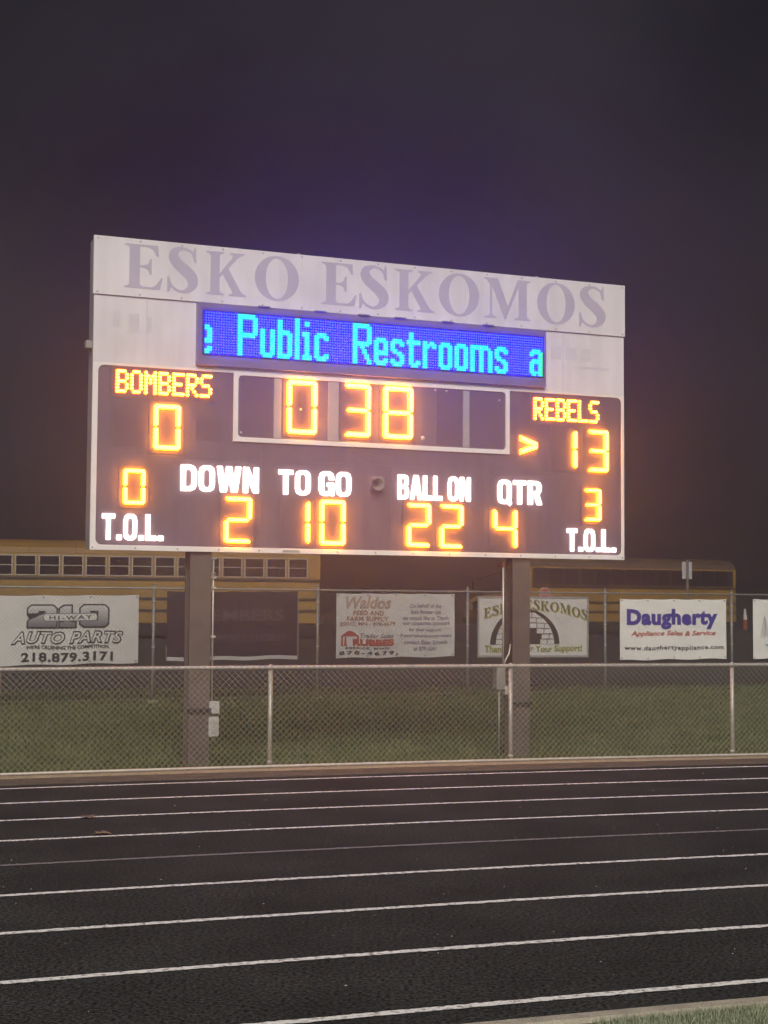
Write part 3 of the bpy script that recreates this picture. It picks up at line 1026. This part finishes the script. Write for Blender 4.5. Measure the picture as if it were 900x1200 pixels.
# back fence: straight, tall
BA = (-4.03, 27.14)
BT = R(24.4)
bf = empty('boundary_fence', (BA[0], BA[1], 0), BT)
tag(bf, 'tall weathered chain link fence behind the scoreboard carrying the sponsor banners', 'fence')
bfx = lambda s_: (-.0)
pm = MB()
pm.tube((0, 0, -.15), (0, 0, 2.06), .030, n=12)
pmesh2 = pm.mesh('post', 'galv_old', smooth=True)
cm = MB()
cm.tube((0, 0, 2.06), (0, 0, 2.10), .036, .012, n=12)
cmesh2 = cm.mesh('post_cap', 'galv_old', smooth=True)
tm = MB()
tm.tube((0, 0, 0), (0, 0, .03), .036, n=10)
tmesh = tm.mesh('tie_band', 'galv', smooth=True)
fm = MB()
fm.lathe([(.0, 0)], (0, 0, 0), 3)
for k in range(-4, 10):
    s_ = 3.115 * k
    po = link('post', pmesh2, bf, (s_, .045, 0))
    link('post_cap', cmesh2, po)
    for z in (.55, .95, 1.35, 1.75):
        link('tie_band', tmesh, po, (0, 0, z))
    if k in (0, 1):
        ft = MB()
        ft.tube((0, 0, -.1), (0, 0, .045), .16, .11, n=14)
        ft.build('concrete_footing', 'kerb', po, smooth=False)
MB().path([(-12.5, .03, 2.0), (28, .03, 2.0)], .019, n=10).build('top_rail', 'galv_old', bf, smooth=True)
MB().path([(-12.5, .03, .06), (28, .03, .06)], .006, n=6).build('tension_wire', 'wire_old', bf, smooth=True)
fence_wire(lambda s_, d: (s_, d), -11.2, 26.8, .03, 2.025, .072, .0016, 'chain_link_wire', 'wire_old', bf)['kind'] = 'stuff'


# ------------------------------------------------------------------ banners on the boundary fence
def make_banner(x0, x1, z0, z1, y, m, label, amp=.006, seed=0, skew=0.0, lit_strip=None, grommets=True):
    """a hung sheet with slight ripples; returns (root, warp) - warp lays print on the rippled sheet"""
    rnd = random.Random(seed)
    ph_ = [rnd.uniform(0, 6.28) for _ in range(4)]
    root = empty('banner', (BA[0], BA[1], 0), BT)
    tag(root, label, 'banner', 'sponsor banners on the boundary fence')

    def dsp(x, z):
        return amp * (np.sin(x * 5.3 + ph_[0]) * .5 + np.sin(x * 11 + z * 4 + ph_[1]) * .28 + np.sin(z * 7 + ph_[2]) * .3)

    def warp(q):
        q = q.copy()
        q[:, 1] += dsp(q[:, 0], q[:, 2])
        ts_ = (q[:, 0] - x0 - .04) / (x1 - x0 - .08) * 4
        q[:, 2] += -.014 * np.abs(np.sin(ts_ * math.pi)) * np.clip((q[:, 2] - z0) / (z1 - z0), 0, 1)
        q[:, 2] += skew * (q[:, 0] - x0) + .010 * np.sin(q[:, 0] * 6 + ph_[3]) * (z1 - q[:, 2]) / (z1 - z0)
        return q
    nx, nz = 40, 14
    for nm, mm, a, b, yy in [('sheet', m, z0, z1, y)] + ([('lit_strip', lit_strip, z0 - .012, z0 + .055, y - .004)] if lit_strip else []):
        nzz = nz if nm == 'sheet' else 2
        vs = [(x0 + (x1 - x0) * i / nx, yy + d, a + (b - a) * j / nzz) for d in (0, .003) for j in range(nzz + 1) for i in range(nx + 1)]
        k = (nx + 1) * (nzz + 1)
        fs = []
        for j in range(nzz):
            for i in range(nx):
                q = (j * (nx + 1) + i, j * (nx + 1) + i + 1, (j + 1) * (nx + 1) + i + 1, (j + 1) * (nx + 1) + i)
                fs += [q, tuple(w_ + k for w_ in reversed(q))]
        mb = MB()
        mb.add(vs, fs)
        mb.v = [tuple(p) for p in warp(np.array(mb.v))]
        mb.build(nm, mm, root, smooth=True)
    if grommets:
        for x in np.linspace(x0 + .04, x1 - .04, 5):
            for z in (z0 + .035, z1 - .035):
                c_ = warp(np.array([[x, y - .003, z]]))[0]
                mb = MB()
                mb.lathe([(.0, -.003), (.014, -.003), (.018, 0)], tuple(c_), 8)
                mb.build('grommet', 'ink_gray', root)
    return root, warp


# 1: auto parts
root, wp = make_banner(-3.62, -.27, .655, 1.845, .045, 'banner_white', 'white banner with big 210 numerals and AUTO PARTS lettering at the far left', seed=1, skew=.012, amp=.003)
kw = dict(parent=root, warp=wp)
NUM = {'2': [(0, 0), (1, 0), (1, .27), (.52, .27), (.93, .50), (1, .62), (1, .86), (.88, 1), (.12, 1), (0, .86), (0, .64), (.36, .64), (.36, .74), (.62, .74), (.62, .64), (.06, .34), (0, .24)],
       '1': [(0, 0), (.9, 0), (.9, .22), (.66, .22), (.66, 1), (.24, 1), (0, .86), (0, .66), (.24, .66), (.24, .22), (0, .22)],
       '0': [(.12, 0), (.88, 0), (1, .14), (1, .86), (.88, 1), (.12, 1), (0, .86), (0, .14)]}
for ch, xa, xb in (('2', -2.20, -1.72), ('1', -1.66, -1.36), ('0', -1.30, -.82)):
    for gx, m_, y in ((.026, 'ink_black', .036), (0, 'numeral_print', .033)):
        f_ = lambda p: (xa + p[0] * (xb - xa), 1.305 + p[1] * .365)
        mb = MB()
        hole = None
        if ch == '0':
            q = .03 if gx else 0
            hole = [[(xa + .17 + q, 1.405 + q), (xb - .17 - q, 1.405 + q), (xb - .17 - q, 1.57 - q), (xa + .17 + q, 1.57 - q)]]
        mb.poly(offset_poly([f_(p) for p in NUM[ch]], gx), y, y + .002, holes=hole)
        mb.v = [tuple(p) for p in wp(np.array(mb.v))]
        mb.build('numeral', m_, root)
mb = MB()
mb.poly(rrect(-1.95, -1.00, 1.395, 1.535, .069), .030, .032)
mb.v = [tuple(p) for p in wp(np.array(mb.v))]
pill = mb.build('name_plate', 'ink_gray', root)
mb = MB()
mb.poly(rrect(-1.935, -1.015, 1.41, 1.52, .054), .027, .029)
mb.v = [tuple(p) for p in wp(np.array(mb.v))]
mb.build('name_plate', 'banner_white', root)
lettering('lettering', 'HI-WAY', -1.84, -1.10, 1.43, 1.503, .024, 'ink_black', offset=.012, thick=.002, spacing=1.3, **kw)
lettering('lettering', 'AUTO PARTS', -2.49, -.54, 1.005, 1.235, .036, 'ink_black', offset=.07, shear=.3, thick=.002, spacing=1.12, **kw)
lettering('lettering', 'AUTO PARTS', -2.46, -.565, 1.03, 1.21, .033, 'banner_white', offset=.012, shear=.3, thick=.002, spacing=1.12, **kw)
lettering('lettering', "WE'RE CRUSHING THE COMPETITION", -2.23, -.80, .92, .985, .036, 'ink_black', offset=.03, thick=.002, **kw)
lettering('lettering', '218.879.3171', -2.31, -.72, .70, .865, .036, 'ink_black', offset=.035, thick=.002, spacing=1.1, **kw)

# 2: dark banner
root, wp = make_banner(.24, 2.725, .73, 1.955, .045, 'banner_navy', 'dark navy banner with faint lettering and a painted pale strip of light along the bottom behind the left post', seed=2, skew=.008, lit_strip='lit_strip', grommets=False)
kw = dict(parent=root, warp=wp)
lettering('lettering', 'MEMBERS', .75, 2.45, 1.42, 1.63, .036, 'ink_faint', offset=.02, thick=.002, **kw)
lettering('lettering', 'MEMBERSCCU.ORG', .62, 2.45, 1.05, 1.18, .036, 'ink_faint', offset=.015, thick=.002, **kw)
mb = MB()
mb.box(2.715, 2.735, .034, .052, .745, 1.965)
mb.box(.230, .250, .034, .052, .735, .98)
mb.build('side_edging', 'galv_old', root)

# 3: feed and farm supply
root, wp = make_banner(3.49, 5.95, .745, 1.95, .045, 'banner_white', 'white banner crowded with red and grey print between the posts in the middle', seed=3, skew=.004)
kw = dict(parent=root, warp=wp)
lettering('lettering', 'Waldos', 3.67, 4.61, 1.665, 1.90, .036, 'ink_tan', offset=.03, shear=.25, thick=.002, **kw)
lettering('lettering', 'FEED AND', 3.83, 4.46, 1.545, 1.63, .036, 'ink_rust', offset=.03, thick=.002, spacing=1.1, **kw)
lettering('lettering', 'FARM SUPPLY', 3.70, 4.55, 1.435, 1.52, .036, 'ink_rust', offset=.03, thick=.002, spacing=1.1, **kw)
lettering('lettering', 'ESKO, MN - 879-4679', 3.57, 4.69, 1.335, 1.415, .036, 'ink_rust', offset=.008, thick=.002, **kw)
mb = MB()
mb.poly([(3.58, 1.15), (3.72, 1.245), (3.80, 1.245), (3.94, 1.15)], .034, .036)
mb.poly([(3.585, .97), (3.625, .97), (3.625, 1.15), (3.585, 1.15)], .0345, .036)
mb.poly([(3.90, .97), (3.94, .97), (3.94, 1.15), (3.90, 1.15)], .0345, .036)
mb.poly([(3.64, .97), (3.70, .97), (3.68, 1.14), (3.66, 1.14)], .0345, .036)
mb.v = [tuple(p) for p in wp(np.array(mb.v))]
mb.build('barn_emblem', 'ink_red', root)
lettering('lettering', 'Trailer Sales', 3.97, 4.66, 1.115, 1.20, .036, 'ink_gray', offset=.012, shear=.3, thick=.002, **kw)
lettering('lettering', 'RUBBES', 3.82, 4.67, .965, 1.095, .036, 'ink_red', offset=.06, thick=.002, **kw)
lettering('lettering', 'KERRICK, MINN', 3.68, 4.56, .895, .945, .036, 'ink_black', offset=.02, thick=.002, spacing=1.15, **kw)
lettering('lettering', '878-4679,', 3.55, 4.76, .785, .870, .036, 'ink_black', offset=.02, thick=.002, spacing=1.3, **kw)
for k, (tx, a, b) in enumerate((('On behalf of the', 5.00, 5.66), ('Esko Booster club', 5.02, 5.66), ('we would like to Thank', 4.84, 5.82), ('our corporate sponsors', 4.86, 5.84),
                                ('for their support!', 4.98, 5.66), ('If your advertisement wears', 4.80, 5.88), ('contact Esko Schools', 4.88, 5.80), ('at 879-3361', 5.08, 5.56))):
    z = 1.72 - k * .116
    lettering('lettering', tx, a, b, z - .035, z + .045, .036, 'ink_purple', offset=.012, shear=.1, thick=.002, **kw)

# 4: igloo
root, wp = make_banner(6.46, 8.93, .745, 1.905, .045, 'banner_white', 'white banner with an igloo drawing partly hidden behind the right post', seed=4, grommets=False, amp=.003)
mb = MB()
mb.poly([(6.44, .725), (8.95, .725), (8.95, 1.925), (6.44, 1.925)], .030, .040, holes=[[(6.475, .765), (8.915, .765), (8.915, 1.89), (6.475, 1.89)]])
mb.v = [tuple(p) for p in wp(np.array(mb.v))]
mb.build('border', 'sign_back', root)


def arc_warp(q, xm=7.70, rad=3.6):
    q = q.copy()
    dx = q[:, 0] - xm
    q[:, 2] -= dx ** 2 / (2 * rad)
    return wp(q)


for m_, dx, dz, y in (('ink_lime', .018, -.022, .036), ('ink_olive', 0, 0, .033)):
    x = 6.58
    for ch in 'ESKO ESKOMOS':
        wd = {'E': .165, 'S': .14, 'K': .20, 'O': .20, 'M': .25, ' ': .10}[ch]
        if ch != ' ':
            serif_letter(ch, x + dx, x + wd + dx, 1.665 + dz, 1.855 + dz, y, m_, root, .002, warp=arc_warp)
        x += wd + .022
mb = MB()
IX, IZ = 7.50, .985
el = lambda rx, rz, n=28, cx=IX: [(cx + rx * math.cos(math.pi * i / n), IZ + rz * math.sin(math.pi * i / n)) for i in range(n + 1)]
mb.poly(el(.78, .70), .036, .038)
mb.v = [tuple(p) for p in wp(np.array(mb.v))]
ig = mb.build('igloo_emblem', 'ink_black', root)
rr_ = random.Random(5)
for row in range(6):
    za, zb = IZ + .010 + row * .104, IZ + .010 + row * .104 + .088
    hw = .665 * math.sqrt(max(0.01, 1 - ((zb - IZ) / .655) ** 2))
    hb_ = .665 * math.sqrt(max(0.01, 1 - ((za - IZ) / .655) ** 2))
    nb = max(1, round(2 * hw / .17))
    cut = sorted({-1.0, 1.0} | {max(-1, min(1, -1 + 2 * (k + (.5 if row % 2 else 0)) / nb)) for k in range(1, nb + 1)})
    for a_, b_ in zip(cut, cut[1:]):
        xa, xb = IX + a_ * hw + .008, IX + b_ * hw - .008
        if b_ - a_ < .05 or (row < 3 and xa < IX + .20 and xb > IX - .20):
            continue
        xal, xbl = (IX + a_ * hb_ + .008 if a_ == -1 else xa), (IX + b_ * hb_ - .008 if b_ == 1 else xb)
        mb = MB()
        mb.poly([(xal, za), (xbl, za + rr_.uniform(-.006, .006)), (xb, zb), (xa, zb + rr_.uniform(-.006, .006))], .033, .035)
        mb.v = [tuple(p) for p in wp(np.array(mb.v))]
        mb.build('igloo_block', 'banner_white', root)
lettering('lettering', 'Thank You for Your Support!', 6.60, 8.80, .80, .965, .034, 'ink_lime', offset=.035, thick=.002, parent=root, warp=wp)
lettering('lettering', 'Thank You for Your Support!', 6.595, 8.795, .806, .968, .031, 'ink_olive', offset=-.012, thick=.002, parent=root, warp=wp)

# 5: appliance store
root, wp = make_banner(9.64, 12.255, .655, 1.89, -.045, 'banner_bright', 'bright white banner with bold blue Daugherty lettering right of the scoreboard', seed=5, skew=.004, amp=.006)
kw = dict(parent=root, warp=wp)
lettering('lettering', 'Daugherty', 9.80, 12.03, 1.27, 1.69, -.054, 'ink_blue', offset=.05, spacing=1.08, thick=.002, **kw)
lettering('lettering', 'Appliance Sales & Service', 9.90, 11.98, 1.115, 1.245, -.054, 'ink_red', offset=.022, shear=.25, thick=.002, **kw)
lettering('lettering', 'www.daughertyappliance.com', 9.74, 12.18, .825, .945, -.054, 'ink_black', offset=.02, thick=.002, spacing=1.15, **kw)

# 6: pine and lake banner at the right edge of the picture
root, wp = make_banner(12.945, 15.4, .66, 1.91, -.045, 'banner_bright', 'white banner with a sketched pine tree and teal water cut by the right edge', seed=6, skew=.004, amp=.006)
mb = MB()
mb.path([(13.22, -.053, 1.08), (13.26, -.053, 1.3), (13.25, -.053, 1.56)], .006, n=4)
for k in range(9):
    z = 1.14 + k * .046
    l_ = .115 * (1 - k / 11)
    for sg in (-1, 1):
        mb.path([(13.24, -.053, z + .03), (13.24 + sg * l_, -.053, z - .025)], .005, n=4)
mb.v = [tuple(p) for p in wp(np.array(mb.v))]
mb.build('pine_emblem', 'ink_gray', root)
mb = MB()
mb.poly([(13.22, .97), (13.35, .90), (13.7, .88), (14.3, .89), (14.3, .95), (13.9, .96), (13.6, .99), (13.4, .955)], -.053, -.050)
mb.v = [tuple(p) for p in wp(np.array(mb.v))]
mb.build('water_emblem', 'ink_teal', root)


# ------------------------------------------------------------------ school buses
def make_bus(n_win=14, frame='bus_frame', roof_m='bus_roof'):
    """local x points to the bus's front, y to its left side; origin on the ground at the rear"""
    root = empty('school_bus', (0, 0, 0))
    BL = .42 + n_win * .715 + .75                # length of the passenger body
    F = BL - 9.55
    half = 1.19
    sec = [(-half, .50), (-half, 2.40), (-half + .004, 2.66), (-half + .09, 2.84), (-half + .28, 2.98), (-half + .60, 3.07), (0, 3.11)]
    sec = sec + [(-p[0], p[1]) for p in sec[-2::-1]]
    # body and roof as two shells
    def shell(pts, x0, x1, name, m, cap):
        k = len(pts)
        mb = MB()
        vs = [(x0, p[0], p[1]) for p in pts] + [(x1, p[0], p[1]) for p in pts]
        fs = [(i, k + i, k + (i + 1) % k, (i + 1) % k) for i in range(k)]
        fs += [tuple(range(k)), tuple(range(2 * k - 1, k - 1, -1))]
        mb.add(vs, fs)
        return mb.build(name, m, root, bevel=.02)
    body = shell([p for p in sec if p[1] < 2.67], .0, BL, 'body', 'bus_yellow', True)
    roof = shell([p for p in sec if p[1] >= 2.66], .0, BL + .2, 'roof', roof_m, True)
    for x in np.arange(.7, BL, 1.42):
        mb = MB()
        pr = [p for p in sec if p[1] >= 2.66]
        for a, b in zip(pr, pr[1:]):
            mb.tube((x, a[0] * 1.004, a[1] + .004), (x, b[0] * 1.004, b[1] + .004), .018, n=5)
        mb.build('roof_rib', roof_m, roof)
    # hood with sloping nose, wings and bumper
    mb = MB()
    pr = [(F + p[0], p[1]) for p in ((9.55, .55), (9.55, 1.62), (10.35, 1.56), (10.95, 1.45), (11.15, 1.25), (11.18, .65), (11.1, .55))]
    k = len(pr)
    vs = [(p[0], -1.0 + (.06 if p[0] > F + 10.9 else 0), p[1]) for p in pr] + [(p[0], 1.0 - (.06 if p[0] > F + 10.9 else 0), p[1]) for p in pr]
    mb.add(vs, [(i, (i + 1) % k, k + (i + 1) % k, k + i) for i in range(k)] + [tuple(range(k - 1, -1, -1)), tuple(range(k, 2 * k))])
    hood = mb.build('hood', 'bus_yellow', root, bevel=.05)
    for y in (-.72, .72):
        mb = MB()
        mb.add([(F + 11.17, y - .13, .95), (F + 11.17, y + .13, .95), (F + 11.17, y + .13, 1.15), (F + 11.17, y - .13, 1.15), (F + 11.20, y - .11, .97), (F + 11.20, y + .11, .97), (F + 11.20, y + .11, 1.13), (F + 11.20, y - .11, 1.13)],
               [(4, 5, 6, 7), (0, 1, 5, 4), (1, 2, 6, 5), (2, 3, 7, 6), (3, 0, 4, 7)])
        mb.build('headlight', 'bus_frame', hood)
    MB().box(F + 11.165, F + 11.19, -.5, .5, .75, 1.3).build('grille', 'bus_black', hood)
    MB().box(F + 11.15, F + 11.32, -1.15, 1.15, .42, .68).build('front_bumper', 'bus_black', root, bevel=.03)
    MB().box(-.14, -.003, -1.19, 1.19, .45, .72).build('rear_bumper', 'bus_black', root, bevel=.03)
    ws = MB()
    ws.add([(F + 9.555, -1.05, 1.66), (F + 9.555, 1.05, 1.66), (F + 9.70, 1.02, 2.52), (F + 9.70, -1.02, 2.52), (F + 9.50, -1.05, 1.66), (F + 9.50, 1.05, 1.66), (F + 9.50, 1.02, 2.52), (F + 9.50, -1.02, 2.52)],
           [(0, 1, 2, 3), (1, 5, 6, 2), (4, 0, 3, 7), (3, 2, 6, 7), (4, 5, 1, 0)])
    ws.build('windshield', 'bus_glass', root)
    # side windows: each a frame with an upper and a lower pane
    for side in (1, -1):
        y = side * half
        for k in range(n_win):
            x = .42 + k * .715
            wdt = .645
            z0, z1 = 1.96, 2.60
            fr = MB()
            a, b = sorted((y + side * .003, y + side * .030))
            for (x0, x1, q0, q1) in ((x, x + .035, z0, z1), (x + wdt - .035, x + wdt, z0, z1), (x + .035, x + wdt - .035, z0, z0 + .035), (x + .035, x + wdt - .035, z1 - .035, z1),
                                     (x + .035, x + wdt - .035, z0 + .31, z0 + .335)):
                fr.box(x0, x1, a, b, q0, q1)
            wn = fr.build('window', frame, root)
            c0, c1 = sorted((y + side * .002, y + side * .010))
            for q0, q1 in ((z0 + .035, z0 + .31), (z0 + .335, z1 - .035)):
                MB().box(x + .035, x + wdt - .035, c0, c1, q0, q1).build('pane', 'bus_glass', wn)
        if frame == 'bus_black':
            a, b = sorted((y + side * .0005, y + side * .0018))
            MB().box(.15, BL - .1, a, b, 1.95, 2.60).build('window_band', 'bus_black', root)
        for z in (1.88, 1.27, .90):
            a, b = sorted((y + side * .002, y + side * .028))
            MB().box(.02, BL - .05, a, b, z - .04, z + .04).build('rub_rail', 'bus_black', root)
        for xw in (2.6, 10.2 + F):
            ty = side * (half - .12) if xw < 5 else side * .92
            mb = MB()
            mb.lathe([(.28, -.13), (.46, -.13), (.50, -.09), (.50, .09), (.46, .13), (.28, .13)], (xw, ty, .50), 24)
            wh = mb.build('wheel', 'rubber', root, smooth=True)
            mb = MB()
            mb.lathe([(.0, side * .06), (.12, side * .09), (.2, side * .06), (.29, side * .12), (.30, side * .10)], (xw, ty, .50), 20)
            mb.build('rim', 'bus_frame', wh, smooth=True)
        mb = MB()
        mb.path([(F + 10.4, side * .9, 1.5), (F + 10.75, side * 1.2, 1.75), (F + 10.75, side * 1.25, 2.15)], .015, n=6)
        mb.path([(F + 9.75, side * 1.12, 2.45), (F + 10.75, side * 1.25, 2.12)], .015, n=6)
        mr = mb.build('mirror_arm', 'bus_black', root)
        MB().box(F + 10.71, F + 10.79, side * 1.25 - .1, side * 1.25 + .1, 1.75, 2.1).build('mirror', 'bus_black', mr, bevel=.02)
    # stop arm folded against the driver's side
    oc = [(F + 8.95 + .235 * math.cos(R(22.5 + 45 * i)), 1.62 + .235 * math.sin(R(22.5 + 45 * i))) for i in range(8)]
    mb = MB()
    k = 8
    yb, yf = half + .05, half + .07
    mb.add([(p[0], yb, p[1]) for p in oc] + [(p[0], yf, p[1]) for p in oc], [tuple(range(8, 16))[::-1], tuple(range(8))] + [(i, i + 8, (i + 1) % 8 + 8, (i + 1) % 8) for i in range(8)])
    st = mb.build('stop_arm', 'white_paint', root)
    oi = [(F + 8.95 + (p[0] - F - 8.95) * .88, 1.62 + (p[1] - 1.62) * .88) for p in oc]
    mb = MB()
    mb.add([(p[0], yf, p[1]) for p in oi] + [(p[0], yf + .004, p[1]) for p in oi], [tuple(range(8, 16))[::-1], tuple(range(8))] + [(i, i + 8, (i + 1) % 8 + 8, (i + 1) % 8) for i in range(8)])
    mb.build('stop_face', 'stop_red', st)

    def flip(q):                                   # lettering is made facing -y; turn it to face +y
        q = q.copy()
        q[:, 0] = 2 * (F + 8.95) - q[:, 0]
        q[:, 1] = (yf + .009) * 2 - q[:, 1] - .004
        return q
    lettering('stop_lettering', 'STOP', F + 8.80, F + 9.10, 1.555, 1.685, yf + .005, 'white_paint', st, offset=.03, thick=.003, warp=flip)
    MB().box(F + 8.86, F + 9.04, half + .003, half + .05, 1.55, 1.70).build('hinge', 'bus_black', st)
    for y, m_ in ((-.95, 'lamp_red'), (.95, 'lamp_red'), (-.6, 'lamp_amber'), (.6, 'lamp_amber')):
        for x, nm in ((-.02, 'rear_lamp'), (F + 9.75, 'front_lamp')):
            MB().box(x, x + .03, y - .1, y + .1, 2.66, 2.84).build(nm, m_, root, bevel=.01)
    MB().box(-.012, -.003, -.45, .45, 1.75, 2.5).build('rear_window', 'bus_glass', root)
    for y in (-1.02, 1.02):
        MB().box(-.03, -.003, y - .09, y + .09, 1.02, 1.20).build('tail_lamp', 'lamp_red', root, bevel=.01)
    return root


bus1 = make_bus()
bus2 = make_bus(12, 'bus_black', 'bus_roof_unlit')
bus1.location = (-2.06 - .3, 50 + 1.1, .62)
bus1.rotation_euler = (0, 0, math.pi + R(15))
tag(bus1, 'yellow school bus at the left, its row of framed windows showing under the scoreboard', 'bus', 'school buses in the lot')
bus2.location = (14.59 - .45, 64 + 1.0, .62)
bus2.rotation_euler = (0, 0, math.pi + R(24))
tag(bus2, 'dimmer yellow school bus parked farther back above the blue lettered Daugherty banner', 'bus', 'school buses in the lot')

# ------------------------------------------------------------------ small things in the lot and on the track
sp = empty('parking_sign', (8.87, 45.0, .62), .2)
tag(sp, 'small pale rectangular sign seen from the back on a thin post in the lot', 'sign')
MB().box(-.155, .155, -.004, .004, 1.93, 2.43).build('sign_plate', 'sign_back', sp, bevel=.003)
mb = MB()
mb.box(-.035, .035, -.016, -.010, -.05, 2.48).box(-.035, -.028, -.040, -.016, -.05, 2.48).box(.028, .035, -.040, -.016, -.05, 2.48)
mb.build('post', 'wire_old', sp)

dl = empty('traffic_tube', (17.59, 75.0, .62))
tag(dl, 'thin orange and white traffic tube standing right of the far bus', 'traffic tube')
MB().tube((0, 0, .0), (0, 0, .05), .20, .14, n=14).build('base', 'rubber', dl)
MB().tube((0, 0, .05), (0, 0, .52), .12, .11, n=12).build('tube', 'orange_plastic', dl)
MB().tube((0, 0, .52), (0, 0, 1.05), .11, .05, n=12).build('sleeve', 'white_paint', dl)

for k, (x, y, a, lb) in enumerate(((-2.37, 12.53, .4, 'dry brown leaf on the track nearer the fence'), (-2.09, 11.62, 1.7, 'dry brown leaf on the track nearer the camera'))):
    mb = MB()
    out = [(.0, -.06), (.03, -.035), (.055, .0), (.03, .012), (.045, .05), (.012, .035), (.0, .075), (-.015, .035), (-.045, .045), (-.03, .01), (-.055, -.005), (-.03, -.035)]
    k2 = len(out)
    vs = [(p[0], p[1], .008 + .28 * abs(p[0])) for p in out] + [(0, 0, .010)]
    mb.add(vs, [(i, (i + 1) % k2, k2) for i in range(k2)])
    lf = mb.build('fallen_leaf', 'leaf')
    lf.location = (x, y, .0)
    lf.rotation_euler = (0, 0, a)
    lf.scale = (1.25, 1.25, 1.25)
    tag(lf, lb, 'leaf', 'leaves on the track')
# scattered pale grit on the rubber
mb = MB()
for _ in range(260):
    rad = rng.uniform(80.4, 88.5)
    a = A0 + rng.uniform(-.09, .06)
    x, y = pol(rad, a)
    r1 = rng.uniform(.002, .0065)
    t_ = rng.uniform(0, 3.1)
    p = [(x + r1 * rng.uniform(.5, 1.6) * math.cos(t_ + q * 2.1), y + r1 * rng.uniform(.5, 1.3) * math.sin(t_ + q * 2.1), .004) for q in range(3)]
    mb.add(p + [(x, y, .004 + r1 * .7)], [(0, 1, 3), (1, 2, 3), (2, 0, 3)])
go = mb.build('track_grit', 'paper')
tag(go, 'tiny pale bits of grit scattered over the black track', 'grit', kind='stuff')

# taller tufts left by the mower round the posts and along the fence foot
def tufts(n):
    k = n // 2
    s_ = rng.uniform(LO, HI, k)
    a = A0 - s_ / RF
    rad = 89.99 + np.abs(rng.normal(0, .07, k))
    v1 = np.stack([CX + rad * np.cos(a), CY + rad * np.sin(a), np.full(k, -.065)], 1)
    px = 3.115 * rng.integers(-3, 8, n - k) + rng.normal(0, .10, n - k)
    py = .045 + rng.normal(0, .08, n - k)
    v2 = np.stack([BA[0] + px * math.cos(BT) - py * math.sin(BT), BA[1] + px * math.sin(BT) + py * math.cos(BT), np.full(n - k, -.01)], 1)
    return np.concatenate([v1, v2])


blades('long_grass', 'blade', 9000, tufts, .06, .16, .006, .7, 'longer untrimmed grass at the fence foot and round the fence posts', 'grass')

# ------------------------------------------------------------------ haze volume added to imitate lens glow round the lamps
vm = bpy.data.materials.new('glow_haze')
vm.use_nodes = True
vn = vm.node_tree
vn.nodes.clear()
vo = vn.nodes.new('ShaderNodeOutputMaterial')
pv = vn.nodes.new('ShaderNodeVolumePrincipled')
pv.inputs['Color'].default_value = (0.9, 0.9, 0.9, 1)
pv.inputs['Density'].default_value = 0.0105
pv.inputs['Anisotropy'].default_value = 0.83
vn.links.new(pv.outputs[0], vo.inputs['Volume'])
M['glow_haze'] = vm
hz = MB().box(-2600, 2600, -2700, 2600, -1.1, 6.6).build('haze', 'glow_haze')
hz['kind'] = 'stuff'
hz['label'] = 'thin added haze standing in for lens glow round the lit scoreboard'
hz['category'] = 'haze'
